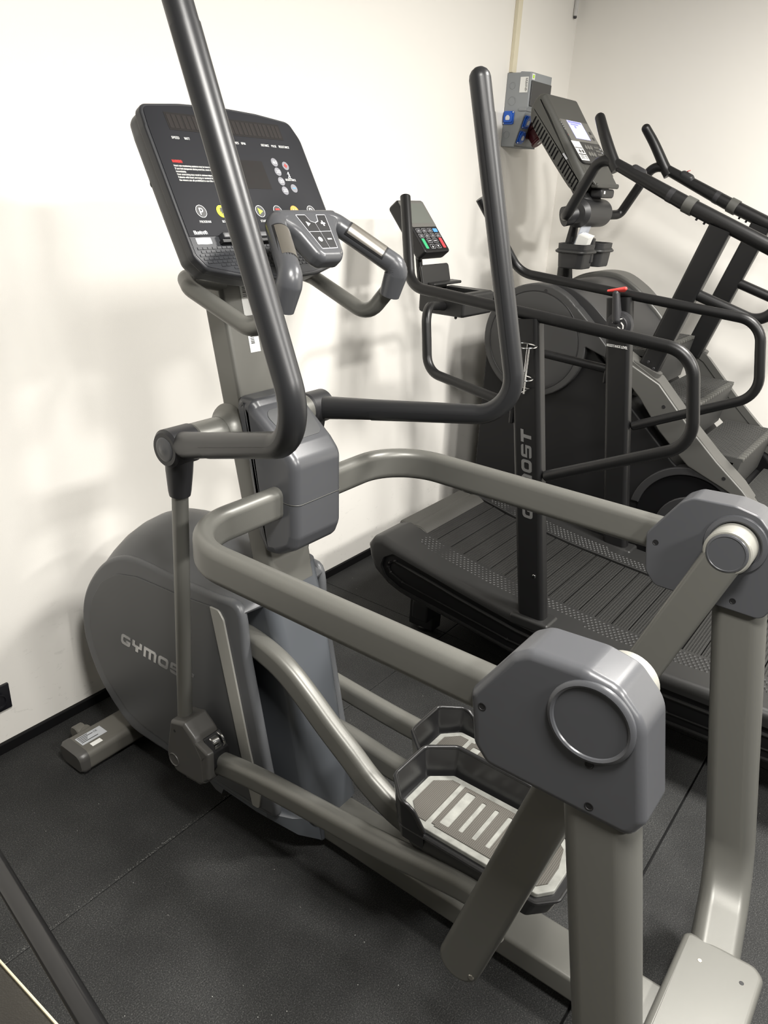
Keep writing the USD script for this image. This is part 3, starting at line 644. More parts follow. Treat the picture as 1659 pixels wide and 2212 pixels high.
# console
CO, CU, CNV, CXV = V(XC, 1.201, 1.519), unit(V(0, .505, .863)), unit(V(0, -.863, .505)), V(1, 0, 0)
cs_ = lambda m, d=0.: xf(m, CO + CNV * d, CXV, CU, CNV)
out = round_poly([(-.198, .207), (-.10, .217), (0, .2205), (.10, .216), (.193, .205), (.211, .165), (.209, 0), (.210, -.085), (.188, -.116), (.10, -.137), (0, -.1425), (-.10, -.1335), (-.192, -.112), (-.211, -.085), (-.209, 0), (-.203, .165)], [.020, .2, .2, .2, .022, .05, .2, .02, .025, .2, .2, .2, .02, .02, .2, .05], 5)
sh = e.part('console_back', cs_(prism(out * .985, -.056, -.018, .002, 3, .016)), 'console_shell')
e.part('console_rim', cs_(prism(out, -.019, -.0005, .005, 3, .002)), 'console_bezel', sh)
inn = sg.Polygon(out).buffer(-.0065)
top = inn.intersection(sg.box(-1, -.0485, 1, 1)); low = inn.intersection(sg.box(-1, -1, 1, -.0495))
cf = e.part('console_face', cs_(extr(top, -.004, .0006)), 'console_face', label='black printed control panel', smooth=False)
ct = e.part('console_tray', cs_(extr(low, -.004, .0004)), 'console_tray', smooth=False)
bump = []
for r_ in range(7):
    for k in range(34):
        a = -.196 + k * .0118 + (r_ % 2) * .0059; b = -.074 - r_ * .0068
        if low.contains(sg.box(a - .002, b - .003, a + .012, b + .004)): bump.append(box(a, a + .0100, b, b + .0046, .0002, .0016))
e.part('tray_grip', cs_(cat(*bump)), 'console_tray', ct, kind='stuff', smooth=False)
ld = e.part('tablet_ledge', cs_(rbox(-.135, .135, -.060, -.047, 0, .016, .003)), 'console_bezel', ct)
e.part('ledge_slot', cs_(box(-.138, .138, -.066, -.060, .0003, .012)), 'joint_black', ct)
D0 = .0004
e.part('display_window', cs_(box(-.150, .153, .159, .194, D0, .0009)), 'window_dark', cf)
seg = [cs_(box(-.146 + k * .0375 + j * .0118, -.146 + k * .0375 + j * .0118 + .009, .163, .190, .0008, .0012)) for k in range(8) for j in range(3)]
e.part('display_digits', cat(*seg), 'segment_dark', cf, kind='stuff', smooth=False)
e.part('matrix_window', cs_(box(-.058, .060, .048, .108, D0, .0009)), 'window_dark', cf)
def lab(s, a, b, h, mat='print_white', bold=False, name='print', w=None, parent=None):
    m = text(s, h, .0005, bold); ww = np.ptp(m.vertices[:, 0])
    if w: m.vertices[:, 0] *= w / ww
    e.part(name, cs_(m, D0 + .0002 + 0 * len(s)) if not (a or b) else xf(m, CO + CXV * a + CU * b + CNV * .0007, CXV, CU, CNV), mat, parent or cf, smooth=False)
for s, a, w in (('SPEED', -.154, .018), ('WATT', -.124, .013), ('CALORIES', -.012, .026), ('RPM', .021, .011), ('DISTANCE', .077, .022), ('PULSE', .107, .014), ('RESISTANCE', .129, .031)): lab(s, a, .1415, .0048, w=w)
lab('WARNING:', -.175, .0945, .0052, 'print_red', True, w=.024)
for k, (s, w) in enumerate((('Heart rate monitoring systems may be inaccurate.', .095), ('If you feel dangerous during exercise, must stop exercise', .108), ('immediately.', .024), ('Over exercising may result in serious injury or death.', .103), ('Patients with heart and lung or cerebral hole disease', .104), ('the minors are all prohibited to use this equipment.', .104))): lab(s, -.175, .0868 - .0056 * k, .0036, w=w)
def ringb(a, b, r, t=.0010): return xf(lathe([(r, 0), (r, .0006), (r - t, .0006), (r - t, 0)], (0, 0, 0), (0, 0, 1), 32), CO + CXV * a + CU * b + CNV * .0008, CXV, CU, CNV)
def dsk(a, b, r, h=.0007): return xf(disc((0, 0, 0), (0, 0, 1), r, h, .0002, 28), CO + CXV * a + CU * b + CNV * .0005, CXV, CU, CNV)
def glyph(poly, a, b, mat, par): e.part('button_symbol', xf(extr(poly, 0, .0005), CO + CXV * a + CU * b + CNV * .0013, CXV, CU, CNV), mat, par, smooth=False)
def ctext(s, a, b, h, mat, par):
    m = text(s, h, .0005, True); m.vertices[:, 0] -= m.bounds[:, 0].mean(); m.vertices[:, 1] -= m.bounds[:, 1].mean(); e.part('button_symbol', xf(m, CO + CXV * a + CU * b + CNV * .0013, CXV, CU, CNV), mat, par, smooth=False)
R1 = .0125
for a, kind, cap in ((-.153, 'P', 'PROGRAM'), (-.102, 'Y', 'BO'), (0, 'S', 'START'), (.051, 'T', None), (.102, 'M', None), (.153, 'R', None)):
    m = {'Y': 'print_yellow', 'M': 'print_orange'}.get(kind, 'button_black')
    b_ = e.part('button', dsk(a, 0, R1), m, cf)
    if kind not in 'YM': e.part('button_ring', ringb(a, 0, R1), 'print_white', cf)
    if kind in 'PR': ctext(kind, a, 0, .0125, 'print_white', cf)
    if kind == 'S': glyph(sg.Polygon([(-.005, -.007), (.0075, 0), (-.005, .007)]), a, 0, 'print_green', cf)
    if kind == 'T': glyph(sg.Polygon(rrect(.012, .012, .001)), a, 0, 'print_red', cf)
    if kind == 'M': ctext('M', a, 0, .010, 'print_pink', cf)
    if kind == 'Y': glyph(sg.Polygon([(-.002, .007), (.004, .007), (.001, .001), (.005, .001), (-.003, -.007), (-.001, -.001), (-.004, -.001)]), a, 0, 'button_black', cf)
    if cap: lab(cap, a - .0135 if kind == 'P' else a - .009, -.0225, .0045, w={'PROGRAM': .027, 'START': .017, 'BO': .007}[cap])
for a, b, s in ((.097, .1075, '40'), (.097, .0870, '30'), (.0965, .0660, '20'), (.097, .0455, '10')):
    e.part('button', dsk(a, b, .0094), 'button_grey', cf); ctext(s, a, b, .0068, 'print_white', cf)
e.part('button', dsk(.127, .101, .0094), 'button_grey', cf); glyph(sg.box(-.0045, -.0014, .0045, .0014).union(sg.box(-.0014, -.0045, .0014, .0045)), .127, .101, 'print_red', cf)
e.part('button', dsk(.127, .051, .0094), 'button_grey', cf); glyph(sg.box(-.0045, -.0010, .0045, .0010), .127, .051, 'print_blue', cf)
lab('RESISTANCE', .1105, .0675, .0045, w=.031)
rn = sg.Point(.001, .0062).buffer(.0016).union(sg.LineString([(-.003, .003), (.001, .0045), (.003, .001)]).buffer(.0007)).union(sg.LineString([(.001, .0045), (.0, -.0005), (.003, -.003), (.001, -.006)]).buffer(.0009)).union(sg.LineString([(.0, -.0005), (-.002, -.004), (-.004, -.006)]).buffer(.0008)).union(sg.LineString([(-.003, -.0068), (.006, -.0068)]).buffer(.0005))
e.part('runner_symbol', xf(extr(rn, 0, .0005), CO + CXV * .126 + CU * .080 + CNV * .0007, CXV, CU, CNV), 'print_white', cf, smooth=False)
lab('Bluetooth', -.191, -.0445, .0072, bold=True, w=.032)
e.part('sticker', xf(prism(rrect(.036, .0125, .002), 0, .0006), CO + CXV * -.174 + CU * -.0575 + CNV * .0004, CXV, CU, CNV), 'label_white', ct, label='small white sticker')
lab('E.smart', -.181, -.0585, .0035, 'print_grey', w=.014, parent=ct)
for s in (-1, 1): e.part('speaker_hole', xf(disc((0, 0, 0), (0, 0, 1), .007, .001, .0003, 20), V(XC + s * .2005, 1.201, 1.519) + CU * .076 - CNV * .043, CU, CNV * s, V(s, 0, 0)), 'joint_black', sh)
e.part('console_neck', hull((colpt(XC - .04, 1.40) + V(0, .03, 0), .03), (colpt(XC + .04, 1.40) + V(0, .03, 0), .03), (CO - CNV * .06 + CXV * .05 - CU * .03, .02), (CO - CNV * .06 - CXV * .05 - CU * .03, .02), (CO - CNV * .055 + CXV * .05 - CU * .09, .012), (CO - CNV * .055 - CXV * .05 - CU * .09, .012)), 'console_shell', sh)

# pulse grips: support tubes, moulded loop, sensors, button pad
for s in (-1, 1):
    S3 = lambda w, y, z: V(XC + s * w, y, z)
    e.part('grip_tube', tube(fillet([S3(.05, 1.265, 1.375), S3(.150, 1.262, 1.395), S3(.176, 1.215, 1.380), S3(.168, 1.045, 1.318), S3(.1595, .970, 1.398)], [.03, .04, .055]), .0165, 22), 'frame_paint')
gp = []
for s in (-1, 1):
    S3 = lambda w, y, z: V(XC + s * w, y, z)
    pth = fillet([S3(.0, 1.082, 1.508), S3(.082, 1.080, 1.508), S3(.1595, .965, 1.426), S3(.1605, .985, 1.368)], [.035, .022], 8)
    gp.append(tube(pth, .0205, 24, np.r_[np.full(len(pth) - 10, 1.), np.linspace(1.05, 1.18, 9), 1.05])); 
gr = e.part('pulse_grip', cat(*gp), 'cap_plastic', label='moulded grey pulse grip loop')
PO, PV, PN = V(XC, 1.074, 1.516), unit(V(0, -.064, -.070)), None
PN = np.cross(CXV, PV); PN = PN if PN[2] > 0 else -PN
pad = round_poly([(-.088, -.016), (.088, -.016), (.088, .014), (.060, .034), (.040, .090), (.026, .102), (-.026, .102), (-.040, .090), (-.060, .034), (-.088, .014)], [.012, .012, .015, .03, .02, .015, .015, .02, .03, .015], 6)
px_ = lambda m, d=0.: xf(m, PO + PN * d, CXV, PV, PN)
pd_ = e.part('button_pad', px_(prism(pad, -.028, .010, .014, 5, .012)), 'cap_plastic', gr)
kp_ = [[(-.040, .004), (-.017, .004), (-.012, .018), (-.001, .022), (-.001, .040), (-.023, .040)], [(.017, .004), (.040, .004), (.033, .040), (.001, .040), (.001, .022), (.012, .018)], [(-.022, .042), (-.001, .042), (-.001, .078), (-.013, .078)], [(.001, .042), (.032, .042), (.022, .078), (.001, .078)]]
kp_[2] = [(-.030, .042), (-.001, .042), (-.001, .078), (-.021, .078)]; kp_[3] = [(.001, .042), (.030, .042), (.021, .078), (.001, .078)]; kp_[0][-1] = (-.031, .040); kp_[1][2] = (.031, .040)
edge = shapely.union_all([sg.Polygon(k).buffer(.0022) for k in kp_]); e.part('pad_outline', px_(extr(edge, .0096, .0106)), 'print_grey', pd_, smooth=False)
for k, sym_ in zip(kp_, ('play', 'plus', 'stop', 'minus')):
    e.part('pad_button', px_(extr(sg.Polygon(k), .0098, .0112)), 'button_black', pd_, smooth=False); c = sg.Polygon(k).centroid; a, b = c.x, c.y
    g = {'play': sg.Polygon([(a - .005, b - .005), (a - .005, b + .006), (a + .005, b)]), 'plus': sg.box(a - .006, b - .0018, a + .006, b + .0018).union(sg.box(a - .0018, b - .006, a + .0018, b + .006)), 'stop': sg.Point(a, b).buffer(.0052), 'minus': sg.box(a - .006, b - .0016, a + .006, b + .0016)}[sym_]
    e.part('button_symbol', px_(extr(g, .0110, .0116)), 'print_white', pd_, smooth=False)
for s in (-1, 1):
    a, b = V(XC + s * .100, 1.0525, 1.4885), V(XC + s * .140, .9935, 1.4465); d = unit(b - a)
    upn = unit(V(-s * .35, -.35, .9)); 
    for nm, r_, th_, mat, lo in (('sensor_trim', .0212, 1.25, 'joint_black', .004), ('pulse_sensor', .0219, 1.02, 'steel', 0)):
        th = np.linspace(-th_, th_, 13); pr = np.r_[np.c_[r_ * np.sin(th), r_ * np.cos(th)], np.c_[(r_ - .003) * np.sin(th[::-1]), (r_ - .003) * np.cos(th[::-1])]]
        e.part(nm, sweep([a - d * lo, b + d * lo], pr, upn), mat, gr, label='brushed steel pulse sensor' if nm == 'pulse_sensor' else None)

# ------------------------------------------------------------------ curved treadmill
XT = 2.40
m_ = Thing('curved_treadmill', (XT, .90, 0), 'black self-powered curved slat treadmill standing between the elliptical and the stair climber', 'treadmill')
fx = lambda m: (lambda q: (q, fix(q))[1])(trimesh.Trimesh(np.c_[2 * XT - tm(m).vertices[:, 0], tm(m).vertices[:, 1:]], tm(m).faces[:, ::-1], process=False))
# deck curve: height of the belt surface along y
DY = np.array([-.62, -.45, -.25, -.05, .15, .33, .41, .52, .64, .80, .99, 1.05, 1.11, 1.164, 1.222, 1.28, 1.333, 1.394, 1.445, 1.50])
DZ = np.array([.46, .405, .36, .33, .315, .307, .303, .300, .300, .311, .327, .335, .343, .353, .362, .371, .385, .397, .409, .418])
deck = lambda y: float(np.interp(y, DY, DZ))
topc = [(y, deck(y) + .006) for y in np.linspace(1.40, -.55, 24)]
side = [(1.455, .421), (1.498, .408), (1.520, .375), (1.510, .330), (1.486, .282), (1.424, .240), (1.368, .221), (1.302, .210), (1.10, .188), (.92, .166), (.62, .150), (.39, .142), (.25, .145), (0, .165), (-.30, .21), (-.52, .27), (-.62, .34), (-.62, .44)]
sp = np.array(topc[::-1] + side)
sidep = pyz(sp, 2.003, 2.186, .003, .026, 4)
rec = round_poly([(1.4025, 0.3729), (1.443, 0.3465), (1.4551, 0.3091), (1.4328, 0.2716), (1.367, 0.2453), (0.9316, 0.1875), (0.6278, 0.1703), (0.3949, 0.1622), (0.2025, 0.1673), (-0.1013, 0.1926), (-0.3038, 0.2432), (-0.3038, 0.3141), (-0.1013, 0.2787), (0.2531, 0.2716), (0.4253, 0.2696), (0.7594, 0.2767), (0.8962, 0.2868), (1.0227, 0.306), (1.124, 0.3222), (1.2252, 0.3415), (1.3265, 0.3587)], .02, 4)
cut = prism(rec, 1.95, 2.016, 0)
def boolsub(a, b):
    A_ = m3.Manifold(m3.Mesh(np.asarray(a.vertices, np.float32), np.asarray(a.faces, np.uint32))); B_ = m3.Manifold(m3.Mesh(np.asarray(b.vertices, np.float32), np.asarray(b.faces, np.uint32)))
    r = A_ - B_; return tm(r) if not r.is_empty() else a
cutw = xf(cut, (0, 0, 0), (0, 1, 0), (0, 0, 1), (1, 0, 0))
def weld(m): q = tm(m).copy(); q.merge_vertices(); return q
sidec = boolsub(weld(sidep), weld(cutw))
for i, g in enumerate((lambda m: m, fx)):
    sf = m_.part('side_frame', g(sidec), 'tread_frame')
    m_.part('frame_recess', g(pyz(rec * 1.0, 2.0145, 2.020)), 'frame_recess', sf, label='black recessed side panel')
    rim = np.vstack([rec, rec[:1]]); m_.part('recess_lip', g(sweep(np.c_[np.full(len(rim), 2.012), inset(rec if area2(rec) > 0 else rec[::-1], .028)[np.r_[0:len(rec), 0]]], circ(.0055, 8), (1, 0, 0), caps=False)), 'tread_frame', sf)
    bp = []
    hexa = circ(.0062, 6)
    for r_ in range(6):
        for k in range(86):
            y = 1.365 - k * .0152 - (r_ % 2) * .0076; x = 2.105 + r_ * .0128
            if abs(y - .79) < .075 and x < 2.13: continue
            if r_ < 1 and (y > 1.33): continue
            tz = unit(V(0, 1, (deck(y + .01) - deck(y - .01)) / .02)); nz = np.cross(V(1, 0, 0), tz)
            o = V(x, y, deck(y) + .006); ring = [o + a * V(1, 0, 0) * .95 + b * tz for a, b in hexa]; topn = [o + .62 * (p - o) + nz * .0020 for p in ring]
            bp.append(trimesh.Trimesh(ring + topn, [(j, (j + 1) % 6, 6 + (j + 1) % 6) for j in range(6)] + [(j, 6 + (j + 1) % 6, 6 + j) for j in range(6)] + [(6, 6 + j, 7 + j) for j in range(1, 5)], process=False))
    m_.part('foot_grip', g(trimesh.util.concatenate(bp)), 'tread_frame', sf, kind='stuff', smooth=False)
# belt slats
y, k = 1.4515, 0
while y > -.50:
    y1 = y - .0568; a, b = V(0, y - .0014, deck(y)), V(0, y1 + .0014, deck(y1)); d = b - a; L = np.linalg.norm(d); d /= L; nz = unit(np.cross(d, V(-1, 0, 0))); nz = nz if nz[2] > 0 else -nz
    s_ = prism(rrect(.416, L, .003, 2), -.016, 0, .0018, 2); m_.part('slat', xf(s_, (a + b) / 2 + V(XT, 0, 0), V(1, 0, 0), d, nz), 'slat_rubber'); y = y1
m_.part('belt_core', pyz(np.array([(q, deck(q) - .018) for q in np.linspace(1.44, -.5, 20)] + [(-.5, .25), (.3, .20), (1.2, .24), (1.46, .30)]), 2.19, 2.61), 'slot_black')
m_.part('front_roller', cat(cyl((2.188, 1.430, .345), (2.612, 1.430, .345), .068, .004, 40), rbox(2.186, 2.614, 1.445, 1.510, .385, .412, .010)), 'crossbar_rib', label='ribbed front crossbar')
for y in (1.36, -.40):
    for x in (2.19, 2.61): m_.part('support_foot', cat(rbox(x - .03, x + .03, y - .05, y + .06, .012, .235, .006), cyl((x, y, 0), (x, y, .016), .032)), 'joint_black')
m_.part('cross_member', rbox(2.10, 2.70, -.44, -.36, .06, .14, .008), 'joint_black'); m_.part('cross_member', rbox(2.10, 2.70, 1.30, 1.37, .08, .16, .008), 'joint_black')
# posts, rails
pz = lambda z: .967 + .155 * (z - .98)
rail = [(.235, 1.546, 1.542), (.362, 1.418, 1.288), (.362, .533, 1.224), (.362, .487, .985), (.362, .882, .797)]
loop = [(.362, 1.005, .985), (.305, 1.370, 1.020), (.280, 1.409, 1.222), (.11, 1.455, 1.200), (0., 1.46, 1.198)]
for s in (-1, 1):
    Q = lambda w, y, z: V(XT + s * w, y, z); 
    pst = m_.part('upright_post', sweep([Q(.356, pz(.290), .290), Q(.356, pz(1.245), 1.245)], rrect(.052, .090, .016, 5), (0, 1, 0)), 'black_powder')
    m_.part('post_collar', rbox(*sorted((XT + s * .315, XT + s * .40)), pz(.3) - .070, pz(.3) + .068, .285, .323, .010), 'tread_frame', pst)
    m_.part('post_bolt', disc(Q(.3825, pz(.50) - .025, .47), (s, 0, 0), .006, .003, .001, 14), 'chrome', pst)
    m_.part('hand_rail', tube(fillet([Q(*p) for p in rail], [.085, .085, .085], 10), .0168, 22, round_ends=.010), 'black_powder')
    m_.part('front_loop', tube(fillet([Q(*p) for p in loop], [.07, .06, .06], 9), .0155, 20), 'black_powder')
    m_.part('loop_flange', rbox(*sorted((XT + s * .345, XT + s * .379)), pz(.985) + .040, pz(.985) + .052, .935, 1.035, .004), 'black_powder', pst)
logo(m_, V(XT - .3825, pz(.66) - .020, .655), unit(V(0, .155, 1)), unit(V(0, 1, -.155)), .283, .034, 'logo_chrome')
m_.part('console_mast', tube(fillet([(XT, 1.46, 1.19), (XT, 1.615, 1.20), (XT, 1.655, 1.42)], .05), .012, 16), 'black_powder')
# display
do = V(XT, 1.6265, 1.4465); du = unit(V(0, .137, .161)); dnn = unit(np.cross(V(1, 0, 0), du)); dnn = dnn if dnn[1] < 0 else -dnn
dl = lambda m: xf(m, do, V(1, 0, 0), du, dnn)
dp = m_.part('display', dl(prism(rrect(.158, .214, .010), -.050, 0, .006, 3, .014)), 'black_powder')
m_.part('screen', dl(rbox(-.064, .064, .010, .092, -.001, .0012, .0006, 6)), 'tm_screen', dp, label='grey unlit screen')
m_.part('screen_surround', dl(extr(sg.Polygon(rrect(.150, .106, .006) + [0, .048]).difference(sg.box(-.064, .010, .064, .092)), -.0005, .0008)), 'lcd_bezel', dp, smooth=False)
for r_, (yy, mats) in enumerate(((-.020, ('button_grey',) * 3 + ('print_blue',)), (-.041, ('button_grey',) * 4))):
    for k, mt in enumerate(mats):
        x = -.052 + k * .035; o2 = sg.Polygon(rrect(.026, .015, .003) + [x, yy])
        if mt == 'button_grey':
            kk = m_.part('key', dl(extr(o2, -.0005, .0010)), 'button_black', dp, smooth=False); m_.part('key_print', dl(extr(o2.boundary.buffer(.0006), .0006, .0014)), 'print_grey', dp, smooth=False)
            m_.part('key_print', dl(extr(sg.box(x - .008, yy - .0035, x + .008, yy - .001).union(sg.box(x - .006, yy + .001, x + .007, yy + .003)), .0008, .0014)), 'print_grey', dp, smooth=False)
        else: m_.part('key', dl(extr(o2, -.0005, .0012)), mt, dp, smooth=False)
for x, mt in ((-.054, 'key_green'), (.055, 'key_red')): m_.part('key', dl(extr(sg.Polygon(rrect(.017, .041, .003) + [x, -.072]), -.0005, .0012)), mt, dp, smooth=False)
for x in (-.018, .018):
    for yy in (-.062, -.085):
        o2 = sg.Polygon(rrect(.027, .016, .003) + [x, yy]); m_.part('key', dl(extr(o2, -.0005, .0010)), 'button_black', dp, smooth=False); m_.part('key_print', dl(extr(o2.boundary.buffer(.0006), .0006, .0014)), 'print_grey', dp, smooth=False)
        sym_ = sg.box(x - .009, yy - .002, x + .009, yy + .002) if yy > -.07 else (sg.Polygon([(x - .005, yy - .004), (x + .005, yy - .004), (x, yy + .004)]) if x < 0 else sg.Polygon([(x - .005, yy + .004), (x + .005, yy + .004), (x, yy - .004)]))
        m_.part('key_print', dl(extr(sym_, .0008, .0014)), 'print_white' if yy < -.07 else 'print_grey', dp, smooth=False)
m_.part('tilt_knob', cyl(do - dnn * .048 - du * .055 - V(.075, 0, 0), do - dnn * .048 - du * .055 - V(.050, 0, 0), .018), 'hub_plastic', dp)
# bottle tray and phone holder
tr = m_.part('bottle_tray', boolsub(rbox(2.295, 2.50, 1.372, 1.56, 1.168, 1.247, .012), box(2.33, 2.44, 1.40, 1.535, 1.200, 1.30)), 'tread_frame')
for x in (2.31, 2.36, 2.41, 2.46): m_.part('tray_bolt', cyl((x, 1.41, 1.160), (x, 1.41, 1.170), .005), 'joint_black', tr)
ph = m_.part('phone_holder', xf(prism(rrect(.176, .075, .012), -.005, .005, .003), V(2.388, 1.556, 1.287), V(1, 0, 0), unit(V(0, .25, 1)), unit(V(0, -1, .25))), 'tread_frame')
m_.part('holder_lip', rbox(2.325, 2.505, 1.515, 1.560, 1.256, 1.266, .004), 'tread_frame', ph); m_.part('holder_neck', rbox(2.34, 2.44, 1.535, 1.565, 1.236, 1.262, .005), 'tread_frame', ph)
# resistance lever on the far post
lv = m_.part('lever_dial', lathe([(0, 0), (.048, 0), (.050, .010), (.046, .022), (.034, .026), (.032, .030), (0, .030)], (XT + .330, pz(1.16) - .014, 1.155), (-1, 0, 0), 36), 'hub_plastic')
m_.part('lever_arm', hull(((XT + .308, pz(1.16) - .005, 1.175), .018), ((XT + .308, pz(1.16) + .012, 1.262), .013)), 'hub_plastic', lv)
m_.part('lever_handle', hull(((XT + .306, pz(1.16) + .042, 1.268), .004), ((XT + .306, pz(1.16) - .018, 1.282), .007), ((XT + .312, pz(1.16) - .012, 1.276), .007)), 'handle_red', lv, label='red lever grip')
dg = sg.LineString([(.012, .012), (.020, .004), (.021, -.006)]).buffer(.0022).union(sg.LineString([(-.02, .010), (-.012, .012)]).buffer(.0015)).union(sg.LineString([(.004, .024), (.012, .026)]).buffer(.0018)).union(sg.LineString([(.002, -.004), (.014, -.010)]).buffer(.0014))
m_.part('dial_print', xf(extr(dg, 0, .0008), V(XT + .2995, pz(1.16) - .014, 1.155), V(0, -1, 0), V(0, 0, 1), V(-1, 0, 0)), 'print_white', lv, smooth=False)
tx = text('RESISTANCE LEVEL', .0085, .0006, True); tx.vertices[:, 0] *= .078 / np.ptp(tx.vertices[:, 0])
m_.part('print', xf(tx, V(XT + .3295, pz(1.08) + .038, 1.0745), V(0, -1, 0), V(0, 0, 1), V(-1, 0, 0)), 'print_white', smooth=False)
# chrome bottle cage on the near post
cy_ = pz(1.12) - .010; xo = XT - .384
bc = m_.part('bottle_cage', cat(*[tube(np.array([(xo - .041 + .039 * math.cos(a), cy_ + .039 * math.sin(a), z) for a in np.linspace(0, 2 * PI, 30)]), .0024, 8) for z in (1.180, 1.088)], *[tube([(xo - .041 + .039 * math.cos(a), cy_ + .039 * math.sin(a), 1.180), (xo - .041 + .039 * math.cos(a), cy_ + .039 * math.sin(a), 1.052)], .0022, 8) for a in (PI * .75, PI * 1.3, 0.1)], tube([(xo - .060, cy_ - .02, 1.053), (xo - .060, cy_ + .02, 1.053), (xo - .005, cy_ + .02, 1.053), (xo - .005, cy_ - .02, 1.053), (xo - .060, cy_ - .02, 1.053)], .0022, 8)), 'chrome')

# ------------------------------------------------------------------ stair climber
XS = 3.40
s_ = Thing('stair_climber', (XS, 1.0, 0), 'tall grey and black stair climbing machine with revolving steps against the right wall', 'stair climber')
fs = lambda m: (lambda q: fix(q))(trimesh.Trimesh(np.c_[2 * XS - tm(m).vertices[:, 0], tm(m).vertices[:, 1:]], tm(m).faces[:, ::-1], process=False))
NX = 3.05                                  # outer face of the near side cover
def circle2(c, r, n=60, a0=0, a1=2 * PI): t = np.linspace(a0, a1, n); return np.c_[c[0] + r * np.cos(t), c[1] + r * np.sin(t)]
hood = sg.Polygon(circle2((1.462, .985), .238, 72))
strg = sg.Polygon([(1.46, 1.223), (1.40, 1.214), (1.345, 1.178), (1.278, 1.136), (1.236, 1.098), (1.165, 1.035), (1.13, 1.02), (.90, .902), (.742, .747), (.626, .646), (.515, .560), (.452, .502), (.425, .44), (.43, .38), (.50, .40), (.533, .525), (.585, .547), (.661, .576), (.730, .602), (.788, .648), (.872, .722), (.967, .832), (1.05, .93), (1.20, 1.03), (1.24, 1.08), (1.45, 1.10)])
strg = sg.Polygon([(1.462, 1.223), (1.40, 1.216), (1.345, 1.186), (1.278, 1.143), (1.20, 1.075), (1.13, 1.008), (.90, .902), (.742, .747), (.626, .646), (.515, .560), (.455, .505), (.428, .45), (.43, .36), (.49, .36), (.533, .525), (.585, .547), (.661, .576), (.730, .602), (.788, .648), (.872, .722), (.967, .832), (1.10, .955), (1.235, 1.00)])
arch = sg.Polygon(circle2((.700, .365), .232, 72)).difference(sg.Polygon(circle2((.700, .365), .200, 72)))
def big(shape): 
    gs = list(getattr(shape, 'geoms', [shape])); return max(gs, key=lambda q: q.area)
plate = big(hood.union(strg).buffer(.004).buffer(-.004))
ringp = np.array(big(plate.intersection(sg.box(1.13, 0, 3, 3))).exterior.coords)[:-1]; plate = big(plate.intersection(sg.box(0, 0, 1.129, 3)))
pl = np.array(plate.simplify(.0006).exterior.coords)[:-1]
